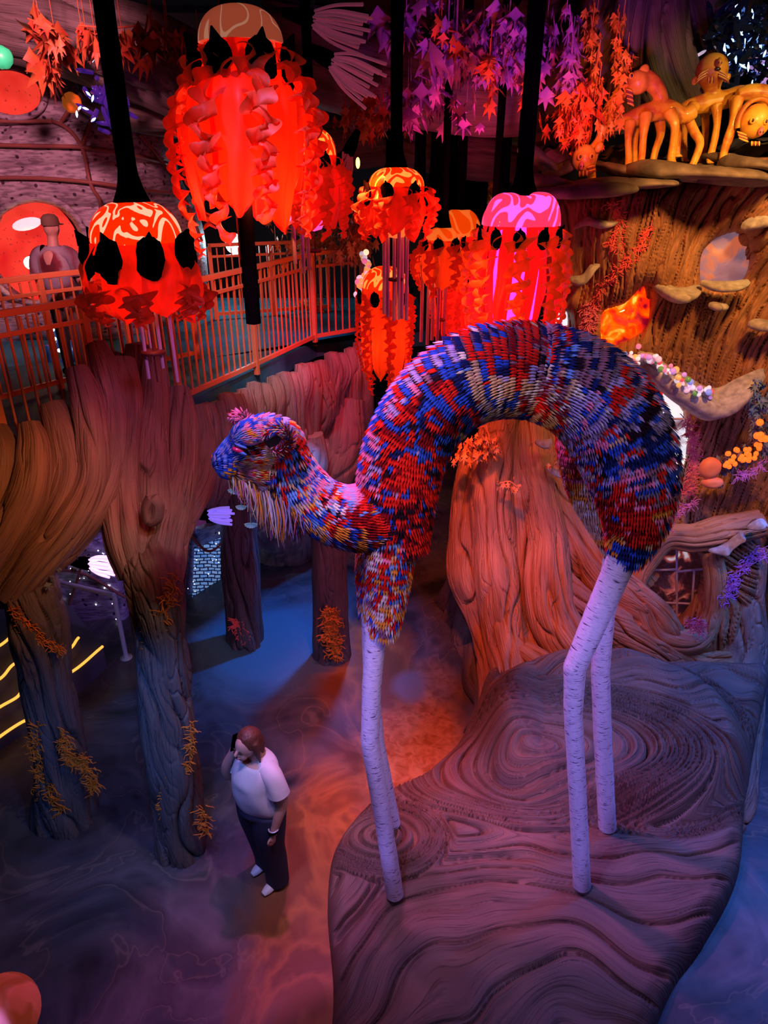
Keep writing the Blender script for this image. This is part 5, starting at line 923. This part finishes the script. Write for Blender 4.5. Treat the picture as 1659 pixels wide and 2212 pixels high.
creature('small reddish creature head peering from the slabs under the orange leaves',6.9,
 [[(1302,270,10),(1296,300,10),(1282,325,14),(1270,345,20)],[(1268,350,20),(1276,372,11),(1279,392,9)]],
 [[(1276,375,9,0),(1279,395,9,0)]],(1262,342,-.08,25,28),{'eyes':[(1247,339,6),(1272,338,6)],'nose':(1250,358,7),'pink':1},[(1252,370,0,12,6,(4,-.5),0),(1268,362,17,-5,4,(1,4),0)],[(1294,318,11)],vox=.01)
# slate slabs on the ledge
sl=mat('slab_stone',(.33,.27,.25),.7);k=N(sl);n=k.noise(k.co('Object'),5,4);k.base(k.ramp(n,[(.35,(.12,.09,.085)),(.65,(.30,.24,.22))]));k.bump(n,0,.6,.03)
def slab_rock(cx,cy,Y,w,h,d,tilt,label,seed,rz=0):
    rs=np.random.RandomState(seed);n=26;k=float(mpp(cy,Y));c=P(cx,cy,Y);th=np.linspace(0,2*PI,n+1);r=1+.22*vn(np.cos(th)*1.6+seed,np.sin(th)*1.6,seed);r[-1]=r[0]
    rings=[(.0,.5),(.75,.62),(1,.25),(1,-.3),(.7,-.5),(0,-.5)];G=[]
    for a,b_ in rings: G.append(np.stack([a*r*np.cos(th)*w*k/2,a*r*np.sin(th)*d/2,b_*h*k*(1+.3*np.cos(th*2+seed))+.12*h*k*vn(np.cos(th)*4+seed,np.sin(th)*4+a,seed)],-1))
    G=crom(np.array(G).reshape(6,-1),16).reshape(16,n+1,3);ct,st=math.cos(tilt),math.sin(tilt);G=G@np.array([[ct,0,-st],[0,1,0],[st,0,ct]]).T
    mb=MB();mb.grid(G[::-1]);o=mb.build('stone_slab',sl);o.location=tuple(c);o.rotation_euler=(0,0,rz);return tag(o,label,'rock slab','rock slabs along the ledge')
for i,a in enumerate([(1245,412,6.6,230,22,.9,.05,'long pinkish rock slab over the wall rim beside the magenta lamp'),(1180,395,6.9,110,20,.8,-.1,'grey rock slab behind the magenta lamp dome, under a folded leaf shell'),(1360,396,6.7,200,18,.9,.02,'flat rock slab under the feet of the raised-head creature'),
  (1510,376,6.7,330,26,1.0,-.07,'broad pale rock slab under the upright creature, thickest on the rim'),(1640,362,6.8,150,24,1.0,-.1,'rock slab running out of the picture under the bonneted creature'),(1220,362,7.2,90,16,.6,.5,'tilted rock slab left of the small reddish head'.replace('left of','beside')),
  (1330,368,7.1,110,14,.6,-.3,'thin slab leaning behind the small reddish creature neck'),(1420,372,7.0,120,12,.6,.25,'jagged thin slab between the legs of the raised-head creature'),(1590,352,7.3,130,14,.6,-.2,'dark slab propped behind the upright creature legs'),(1170,350,7.4,120,20,.6,-.55,'steep grey slab at the start of the ledge near the black stalks'),
  (1480,365,7.5,160,12,.7,.1,'low slab in the shadow between two creatures')]): slab_rock(*a,seed=i+3)
def leafshell(L,label,seed):
    q=crom(L,30);Y=7.7+.1*seed%.5;W=P(q[:,0],q[:,1],Y);n=len(W);u=np.linspace(0,1,14)[:,None];G=[]
    for j in range(14):
        a=j/13;G.append(W+np.array([0,.9*a,0])+np.outer(np.sin(np.arange(n)*.9+seed)*.02,[0,0,1])+np.array([0,0,-.28*a*a+.10*a])+np.outer(np.cos(np.linspace(0,7,n)+a*3)*.05*a,[0,0,1]))
    G=np.array(G);mb=MB();mb.grid(G);mb.grid(G-[0,0,.03],flip=True);return tag(mb.build('shell_leaf',sl,origin=W.mean(0)),label,'rock leaf','folded rock leaves on the ledge')
leafshell([(1140,352),(1180,318),(1215,310),(1245,330),(1262,348)],'folded grey rock leaf curling up near the black lamp stalks',1)
leafshell([(1300,340),(1340,315),(1390,320),(1430,345)],'rock leaf ridge behind the raised-head creature',2)
leafshell([(1440,345),(1500,318),(1560,325),(1640,300),(1700,310)],'long rock leaf ridge behind the upright creature',3)
mb=MB();mb.box((4.5,8.75,5.0),(5.4,2.4,.5));struct('trim_2',mb,mat('ledge_core',(.12,.08,.07),.8),smooth=False)
# ---------------------------------------------------------------- canopy limbs, foliage, hanging things
can=wthing('carved_canopy','dark carved limbs arching over the hall and joining at a flared trunk','tree canopy',P(1100,120,8.2));mb=MB()
for i,L in enumerate([
 [(-80,30,7.8,70),(100,60,7.9,80),(300,120,8.0,95),(480,200,8.1,90),(640,210,8.4,80)],[(200,200,8.6,50),(320,235,8.5,55),(460,250,8.5,50),(600,240,8.6,40)],
 [(560,80,8.8,90),(740,140,8.9,100),(900,170,8.8,90),(1050,200,8.4,80),(1180,190,8.1,75),(1270,110,8.0,70),(1320,0,8.0,70),(1340,-120,8.0,80)],
 [(760,250,9.4,36),(880,235,9.2,38),(1000,235,9.0,40),(1120,235,8.6,42),(1220,210,8.3,44),(1290,120,8.0,44),(1330,20,7.9,46),(1350,-80,7.9,50)],
 [(700,20,9.4,100),(900,40,9.3,110),(1100,60,9.2,110),(1250,20,9,100)],[(1340,280,7.9,40),(1350,180,7.8,36),(1352,80,7.8,40),(1362,-60,7.8,50)],
 [(1480,260,9.0,60),(1420,140,8.8,70),(1400,20,8.8,80),(1420,-100,8.8,90)],[(1600,120,9.4,60),(1560,20,9.3,80),(1540,-100,9.3,90)],[(1130,300,8.9,30),(1200,290,8.8,34),(1260,280,8.6,30)],[(700,310,9.9,60),(840,300,9.9,50),(1000,330,9.9,50),(1160,350,9.9,40)]]):
    ptube(mb,L,K=7,A=.18,seed=200+i,n=80,ds=.03,f=.8)
mb.build('limb',M['woodd'],can)
# leaves
def leaves(mb,centres,size,rs,hang=1.0,lobes=5,curl=.3,col=None):
    n=len(centres);m=lobes*2+1;a=np.linspace(-2.5,2.5,m);r=np.where(np.arange(m)%2==1,1.0,.55)
    T=np.stack([np.sin(a)*r*.55,np.zeros(m),-(.15+(1+np.cos(a))*.5*r)],-1);T=np.vstack([[0,0,0],T,[0,.12,-.6]]);k=len(T)
    F=[(0,i+1,k-1) for i in [0]]+[(i,i+1,k-1) for i in range(1,m)]+[(m,0,k-1)]
    rz=rs.uniform(0,2*PI,n);tx=rs.normal(0,.45,n);s=size*rs.uniform(.5,1.35,n)
    V=np.tile(T,(n,1,1));V[:,:,0]*=rs.uniform(.5,1.1,n)[:,None];V[...,1]+=curl*(V[...,0]**2)+curl*.4*V[...,2]**2
    c,s_=np.cos(tx)[:,None],np.sin(tx)[:,None];y=V[...,1]*c-V[...,2]*s_;z=V[...,1]*s_+V[...,2]*c;x=V[...,0];c,s_=np.cos(rz)[:,None],np.sin(rz)[:,None]
    W=np.stack([x*c-y*s_,x*s_+y*c,z],-1)*s[:,None,None]+np.asarray(centres)[:,None];o=(np.arange(n)*k)[:,None,None];FF=(np.array(F)[None]+o).reshape(-1,3)
    mb.add(W.reshape(-1,3),None,FF,None,None if col is None else np.repeat(col,k,0))
def leafmat(name,a,b_):
    m=mat(name,a,.55);k=N(m);n=k.noise(k.co('Object'),6,2);k.base(k.ramp(n,[(.4,a),(.6,b_)]));return m
LP=leafmat('purple_leaf',(.5,.16,.6),(.62,.22,.55));LO=leafmat('orange_leaf',(1,.22,.03),(1,.12,.03));LR=leafmat('red_leaf',(.6,.07,.03),(.45,.12,.03));LY=leafmat('amber_leaf',(.9,.42,.04),(1,.3,.03));LC=leafmat('copper_leaf',(.95,.3,.08),(1,.38,.14))
def garland(label,L,Y,n,size,m,seed,spread=22,group='leaf garlands under the canopy',drop=1.6,dy=.25):
    rs=np.random.RandomState(seed);q=crom(L,100);i=rs.randint(0,100,n);x=q[i,0]+rs.normal(0,spread,n);y=q[i,1]+rs.normal(0,spread*.8,n);C=P(x,y,Y+rs.uniform(-dy,dy,n));mb=MB();leaves(mb,C,size,rs)
    o=V3(*L[0],Y);mb.tube(P(q[:,0],q[:,1],Y),.008,n=6,m=60)
    for j in range(0,n,9): mb.tube([C[j],C[j]+[0,0,size*drop]],[.004,.004],n=5,m=3)
    return tag(mb.build('leaf_garland',m,origin=o),label,'leaves',group)
for i,(L,Y,n,s,m,sp,lb) in enumerate([
 ([(850,40),(900,10)],7.3,26,.22,LP,22,'purple leaf cluster at the top edge beside the bare dark limb'),([(925,85),(960,80),(985,130)],7.1,22,.26,LP,20,'cluster of the broadest purple leaves under the dark limb'),
 ([(1000,20),(1010,80),(1040,140)],7.2,80,.15,LP,24,'dense purple garland dropping through the centre of the canopy'),([(1090,10),(1100,80),(1110,150)],7.1,90,.15,LP,26,'thick purple garland with a copper flower near its top'),
 ([(1170,20),(1160,90),(1160,160)],7.2,80,.14,LP,24,'purple garland hanging just before the flared grey trunk'),([(1230,10),(1238,90),(1228,150),(1225,190)],7.1,60,.13,LP,11,'narrow purple strand hanging across the flared trunk'),
 ([(900,160),(960,190),(1000,230)],7.5,34,.17,LP,22,'drooping purple leaves below the broad-leaf cluster'),([(840,215),(880,225),(920,215)],7.7,26,.2,LP,16,'row of hand-shaped purple leaves just over the black poles'),
 ([(780,190),(820,240),(760,260)],7.9,60,.14,LR,26,'dim red leaves behind the hanging tassel lamps'),([(1050,110),(1062,160),(1060,205)],7.0,22,.13,LO,7,'orange frilled streamer among the purple leaves'),([(1140,160),(1145,215)],7.0,12,.13,LO,5,'forked orange streamer near the trunk end of the purple leaves'),
 ([(940,30),(955,60),(990,70)],7.0,14,.13,LO,9,'small orange sprig at the limb end of the purple leaves'),
 ([(60,40),(110,60),(140,90)],7.0,22,.22,LR,20,'dim red leaves in the top corner above the shell pod'),([(170,55),(240,60),(300,55)],7.0,40,.2,LR,14,'row of dark red leaves crossing behind the first black stalk'),([(320,30),(310,90)],7.0,14,.24,LR,10,'hanging red leaf pair between the stalk and the largest lamp'),
 ([(90,110),(100,150)],7.2,14,.22,LR,12,'brown-orange leaves over the upper porthole'),([(360,60),(400,90)],7.0,22,.16,LR,14,'red leaves touching the rim of the largest lamp'),
 ([(1275,10),(1280,80),(1278,150),(1290,190)],7.3,90,.10,LY,8,'amber leaf vine running down the flared trunk'),([(1335,20),(1340,100),(1345,160),(1330,230)],7.2,110,.10,LY,9,'yellow leaf vine on the far side of the flared trunk'),
 ([(1270,190),(1250,230),(1235,260),(1270,290)],7.0,170,.12,LO,24,'bright red-orange leaf mass above the small reddish creature'),([(1310,260),(1330,230),(1300,290)],7.1,60,.1,LY,14,'amber leaves joining the bright mass to the creatures')]): garland(lb,L,Y,n,s,m,300+i,sp)
garland('dark flowering bush with amber blooms beside the orange lamp, behind the rail',[(760,480),(775,520),(750,540)],9.5,150,.13,LC,340,18,'plants behind the lamps')
garland('yellow-brown flowers climbing a far pillar between black poles',[(1050,350),(1052,400),(1060,440)],10.5,120,.12,LY,341,12,'plants behind the lamps')
garland('mauve and amber blooms seen through the chimes above the rail',[(620,500),(690,520),(730,510)],11.5,140,.15,LC,342,26,'plants behind the lamps')
garland('orange blooms on the deck seen through the rail bars',[(640,670),(670,650),(690,670)],12.0,90,.12,LC,343,12,'plants behind the lamps')
garland('grey-green leaf spray under the gallery beside the glowing violet tassel',[(60,1290),(100,1250),(140,1190)],5.0,46,.075,leafmat('grey_leaf',(.25,.27,.3),(.12,.13,.14)),344,12,'plants under the gallery')
# orange cup plants on the stump
garland('large orange petal cup with flowers on top of the stump',[(990,985),(1030,960),(1060,970),(1050,920)],7.0,120,.1,LC,345,13,'orange plants on the stump',drop=.1,dy=.1)
garland('small orange blossom sprig on the stump front',[(1075,1045),(1100,1040),(1115,1050)],6.9,26,.075,LC,346,8,'orange plants on the stump',drop=.1,dy=.05)
garland('orange sprig hanging over the lower stump fungus',[(1205,960),(1212,985),(1205,1000)],7.0,24,.07,LC,347,7,'orange plants on the stump',drop=.1,dy=.05)
garland('orange sprig beside a tiny white light near the hind leg',[(1232,945),(1232,975)],7.0,20,.06,LC,348,6,'orange plants on the stump',drop=.1,dy=.05)
# tassel lamps: curved glowing fingers
def tassel(label,cx,cy,Y,dirx,dirz,ln,spread,col,es,seed,n=13,bend=.3):
    rs=np.random.RandomState(seed);c=np.array(P(cx,cy,Y));d=np.array([dirx,-.25,dirz]);d/=np.linalg.norm(d);s1=np.cross(d,[0,1,0]);s1/=np.linalg.norm(s1);s2=np.cross(d,s1);t=thing('tassel_lamp',label,'lamp',c,'finger tassel lamps')
    mb=MB();mb.tube([-d*.22,-d*.08,d*.02],[.03,.055,.06],n=18,m=14);mb.build('socket',M['black'],t)
    m=mat('tassel_finger',col,.3,emit=col,es=es)
    for i in range(n):
        a=2*PI*i/n;w=.55+.45*(i%2);o=(s1*math.cos(a)+s2*math.sin(a)*.6);p0=o*.045*w;p1=d*ln*.4+o*(spread*.55*w+.03);p2=d*ln*rs.uniform(.85,1.05)+o*(spread*w)+np.array([0,0,-bend*ln*.3*0])
        mb=MB();mb.tube([p0,p1,p2],[.008,.011,.012],n=10,m=14);mb.build('finger',m,t)
    return t
tassel('pink finger tassel fanning beside the largest lamp',712,130,6.2,.9,-.45,.42,.17,(.8,.2,.4),.10,1)
tassel('upper pink finger tassel at the top, above another',672,40,6.2,.9,-.2,.45,.16,(.8,.2,.4),.08,2)
tassel('faint red finger tassel near a tiny yellow bulb',752,330,7.5,-.3,-.6,.4,.16,(.6,.06,.1),.12,3)
tassel('glowing violet finger tassel below the brown flutes',192,1218,5.4,.9,.0,.24,.10,(.85,.45,1),1.6,4,16)
tassel('violet-blue finger tassel in front of the mosaic pod',448,1112,6.4,.9,.1,.27,.10,(.32,.2,1),.6,5,15)
tassel('short dark finger tassel behind the violet-blue one',450,1118,6.9,-.9,.1,.25,.10,(.4,.1,.35),.1,6,11)
mb=MB();mb.ball(P(773,352,7.6),(.02,.02,.05),10);tag(mb.build('pin_bulb',lit('yellow_bulb',(1,.55,.08),8)),'tiny yellow bulb glowing beside the faint red tassel','lamp')
# hanging shells and lantern near the animal's head
def fan(label,cx,cy,Y,s):
    c=P(cx,cy,Y);k=float(mpp(cy,Y));mb=MB();n=24;G=[]
    for j in range(8):
        a=np.linspace(-1.5,1.5,n);r=s*k*(j+1)/8;G.append(np.stack([np.sin(a)*r,-.03*np.cos(a*12)*0-.02*(j/8)**2+.006*np.cos(a*16),-r*.75*np.cos(a)*1.0+0*a],-1))
    G=np.array(G);mb.grid(G);mb.grid(G+[0,.008,0],flip=True);mb.tube([(0,0,0),(0,0,.3)],[.003,.003],n=5,m=3);o=mb.build('fan_shell',mat('pale_blue_shell',(.25,.55,.75),.4,emit=(.1,.4,.7),es=.1));o.location=tuple(c);tag(o,label,'hanging shell','pale blue hanging shells')
fan('upper pale blue fan shell under the animal\'s chin',507,1056,5.4,15);fan('middle pale blue fan shell in front of the furrowed trunk',521,1092,5.4,12);fan('lowest pale blue fan shell beside the blue-lit trunk edge',542,1130,5.4,14)
c=P(645,995,6.6);t=thing('coil_lantern','small salmon coil lantern hanging behind the animal\'s head','lamp',c);cm=lit('coil_glow',(1,.3,.16),1.4)
mb=MB();mb.tube([(math.cos(a)*.045*(1-a/20),-.012,math.sin(a)*.045*(1-a/20)) for a in np.linspace(0,14,40)],[.009]*40,n=8,m=120);mb.lathe([(0,-.05),(.045,-.03),(.05,0),(.045,.03),(0,.05)],16);mb.build('coil',cm,t)
mb=MB();mb.lathe([(.03,.07),(.028,.10),(.012,.15),(0,.16)],14);mb.tube([(0,0,.12),(0,0,.75)],[.004,.004],n=5,m=3);mb.build('cap',M['steel'],t)
# bead garland over the big hollow
bg=wthing('bead_garland','glowing garland of coloured glass beads along the ledge over the largest hollow','bead garland',P(1450,800,6.8));rs=np.random.RandomState(8)
BC=[(1,.25,.5),(.9,.8,1),(.6,.3,.9),(1,.1,.12),(.25,.35,1),(.15,.5,.15),(1,.6,.8),(1,.5,.15),(.95,.9,1)];BM=[mat('glass_bead',c_,.08,emit=c_,es=.5 if i not in(5,) else .15,coat=1) for i,c_ in enumerate(BC)]
q=crom([(1338,778),(1375,775),(1405,768),(1435,795),(1470,822),(1505,838),(1535,850)],64)
for i in range(64):
    x,y=q[i]+rs.normal(0,7,2);mb=MB();r=rs.uniform(.015,.034);p=P(x,y,6.62+rs.uniform(-.05,.12));mb.ball(p,r,12);mb.build('bead',BM[rs.randint(9)],bg)
mb=MB();mb.tube(P(q[:,0],q[:,1]+6,6.78),.05,n=14,m=60,disp=bark(5,.3,2));mb.build('cord',fung,bg)
bu=wthing('bubble_string','string of glowing glass bubbles beside the yellow-domed lamp behind the rail end','bead garland',P(785,640,9.2))
for i in range(26):
    t_=i/25;x=783+8*math.sin(t_*5)+rs.normal(0,5);y=545+t_*95;mb=MB();mb.ball(P(x,y,9.0+rs.uniform(-.1,.1)),rs.uniform(.02,.045),12);mb.build('bead',[lit('bubble_glow',(1,.5,.3),1.6),BM[1],BM[7]][i%3] if i<3 else [BM[1],BM[7],BM[0]][i%3],bu)
# glowing barnacles
bc=wthing('barnacle_cluster','glowing orange barnacle cluster with grey-blue frills at the edge of the tree','fungus',P(1600,985,6.7));bm=lit('barnacle_glow',(1,.13,.012),1.5)
for i in range(30):
    x=1568+72*(i%10)/9+rs.normal(0,3);y=992-18*(i%10)/9+rs.uniform(-16,16);p=P(x,y,6.66);mb=MB();mb.lathe([(.0,-.03),(.02,-.02),(.025,0),(.016,.02),(0,.026)],12,p);mb.build('barnacle',bm,bc)
for i in range(5):
    p=P(1640+rs.uniform(-6,14),918+rs.uniform(-8,40),6.6);mb=MB();mb.ball(p,.035,12);mb.build('barnacle',bm,bc)
mb=MB();xy=np.array([(1545+110*t_,1008-50*t_) for t_ in rs.rand(150)])+rs.normal(0,12,(150,2));leaves(mb,P(xy[:,0],xy[:,1],6.74),.09,rs);mb.build('frill',leafmat('blue_grey_frill',(.1,.16,.25),(.16,.2,.3)),bc)
mb=MB();xy=np.array([(1640,820+120*t_) for t_ in rs.rand(110)])+rs.normal(0,11,(110,2));leaves(mb,P(xy[:,0],xy[:,1],6.72),.09,rs);tag(mb.build('blue_frill',leafmat('blue_frill_leaf',(.1,.2,.4),(.2,.25,.35)),origin=P(1640,900,6.7)),'blue-grey frilly growth up the tree edge above the glowing barnacles','fungus')
sp=mat('orange_sponge',(1,.28,.12),.6)
for (x,y,rx,rz_,lb) in((1533,1011,24,25,'round orange sponge disc beside the glowing barnacles'),(1538,1042,24,13,'flattened orange sponge below the round one')):
    kk=float(mpp(y,6.7));mb=MB();mb.ball((0,0,0),(rx*kk,.07,rz_*kk),20,disp=lambda g:.05*vn(g[...,0]*3,g[...,2]*3,2)-.25*np.exp(-((g[...,0]**2+g[...,2]**2)/.08)));o=mb.build('orange_sponge',sp);o.location=tuple(P(x,y,6.68));tag(o,lb,'sponge','orange sponges on the tree')
# moon lamp, crystals, orbs
mb=MB();mb.ball((0,0,0),.16,24);o=mb.build('moon_lamp',lit('moon_glow',(.75,.9,1),9));o.location=tuple(P(508,527,12.5));m2=MB();m2.tube([(0,0,-.15),(0,0,DZ-float(P(508,527,12.5)[2]))],.02,n=8);m2.build('stand',M['black'],o);tag(o,'round white globe lamp shining behind the rail','lamp')
lamp('POINT',tuple(P(508,527,12.0)),25,(.5,.8,1),size=.15)
gm3=lit('painted_glint',(.35,.6,1),3)  # glowing slivers drawn in place of reflected glints on the crystals
def crystals(label,cx,cy,Y,n,ln,m,seed,name='crystal_cluster'):
    rs=np.random.RandomState(seed);c=P(cx,cy,Y);mb=MB()
    for i in range(n):
        d=rs.normal(0,1,3);d[1]=-abs(d[1]);d/=np.linalg.norm(d);p=rs.normal(0,ln*.5,3);L=ln*rs.uniform(.4,1);mb.tube([p,p+d*L*.75,p+d*L],[ln*.09,ln*.11,.002],n=6,m=5)
    o=mb.build(name,m,smooth=False);o.location=tuple(c);g=MB()
    for i in range(n//4):
        d=rs.normal(0,1,3)*[.5,.2,1];d/=np.linalg.norm(d);p=rs.normal(0,ln*.55,3);p[1]=-ln*.8;g.tube([p,p+d*ln*.14,p+d*ln*.28],[.004,.011,.003],n=6,m=5)
    g.build('glint',gm3,o);return tag(o,label,'crystals')
vcm=mat('violet_crystal',(.06,.02,.2),.05,.5,coat=1,emit=(.2,.05,1),es=.12);crystals('violet glowing crystals under the limb beside the first black stalk',222,215,7.4,30,.2,vcm,1)
crystals('blue and white glinting crystal drops in the top corner above the creatures',1595,85,8.6,110,.30,mat('blue_crystal',(.03,.06,.2),.04,.6,coat=1),2)
crystals('small white glints in the dark behind the upright creature',1470,155,8.8,18,.16,mat('white_crystal',(.8,.7,.9),.04,coat=1,emit=(.8,.7,1),es=.5),3)
crystals('glints in the dark beside the bonneted creature',1640,150,8.8,20,.18,mat('pink_crystal',(.7,.4,.9),.04,coat=1,emit=(.6,.4,1),es=.4),4)
for (x,y,Y,r,c_,e_,lb,nm) in((4,124,7.0,.085,(.05,.7,.3),.5,'green glittering orb at the picture edge above the upper porthole','green_orb'),(155,222,7.6,.085,(1,.2,.02),.2,'fuzzy orange puff beside the violet crystals','orange_puff')):
    mb=MB();mb.ball((0,0,0),r,20,disp=lambda g:.08*vn(g[...,0]*5,g[...,2]*5,4));o=mb.build(nm,mat(nm,c_,.4,emit=c_,es=e_));o.location=tuple(P(x,y,Y));tag(o,lb,'orb')
# black poles beyond the lamps
for i,(x,y0,y1,Y,w_) in enumerate([(850,560,240,9.3,17),(905,500,240,9.0,12),(948,470,230,9.0,22),(975,450,250,9.6,10),(1025,640,340,10.2,14),(1087,430,260,8.7,10),(1128,420,255,7.6,17),(1010,460,350,11,9)]):
    a=V3(x,y1,Y);p=V3(x,y0,Y);mb=MB();h=a.z-p.z;ht=7.97-p.z;mb.tube([(0,0,0),(0,0,ht*.5),(0,0,ht)],[w_*mpp(400,Y)]*3,n=20,ds=.05,disp=bark(5,.12,i));o=mb.build('black_pole',M['black']);o.location=tuple(p)
    tag(o,['black pole rising behind the chime lamp','slim black pole behind the chime lamp','thickest black pole, between chime lamp and plain orange lamp','thin black pole above the plain orange lamp','short far pole with orange flowers beside it','slim pole against the far amber flowers','stout black pole above the magenta lamp','far thin pole over the plain orange lamp'][i],'pole','black poles among the lamps')
# blue figure sculpture seen through the short rail
bs=wthing('blue_claw_sculpture','glossy blue claw sculpture with white bulbs behind the rail bars','sculpture',P(125,790,8.6));cb=mat('blue_gloss',(.04,.16,.6),.15,coat=1);mb=MB()
for L in([(105,745,8.6,8),(120,785,8.6,14),(140,790,8.6,12)],[(155,735,8.6,6),(160,765,8.6,12),(140,790,8.6,14)],[(112,712,8.6,8),(122,730,8.6,10),(120,750,8.6,8)]): ptube(mb,L,K=3,A=.05,n=20,ds=.02)
mb.build('claw',cb,bs)
for x,y in((118,732),(128,757),(144,754),(114,712)): mb=MB();mb.ball(P(x,y,8.45),.022,10);mb.build('bulb',lit('white_bulb',(1,1,1),5),bs)
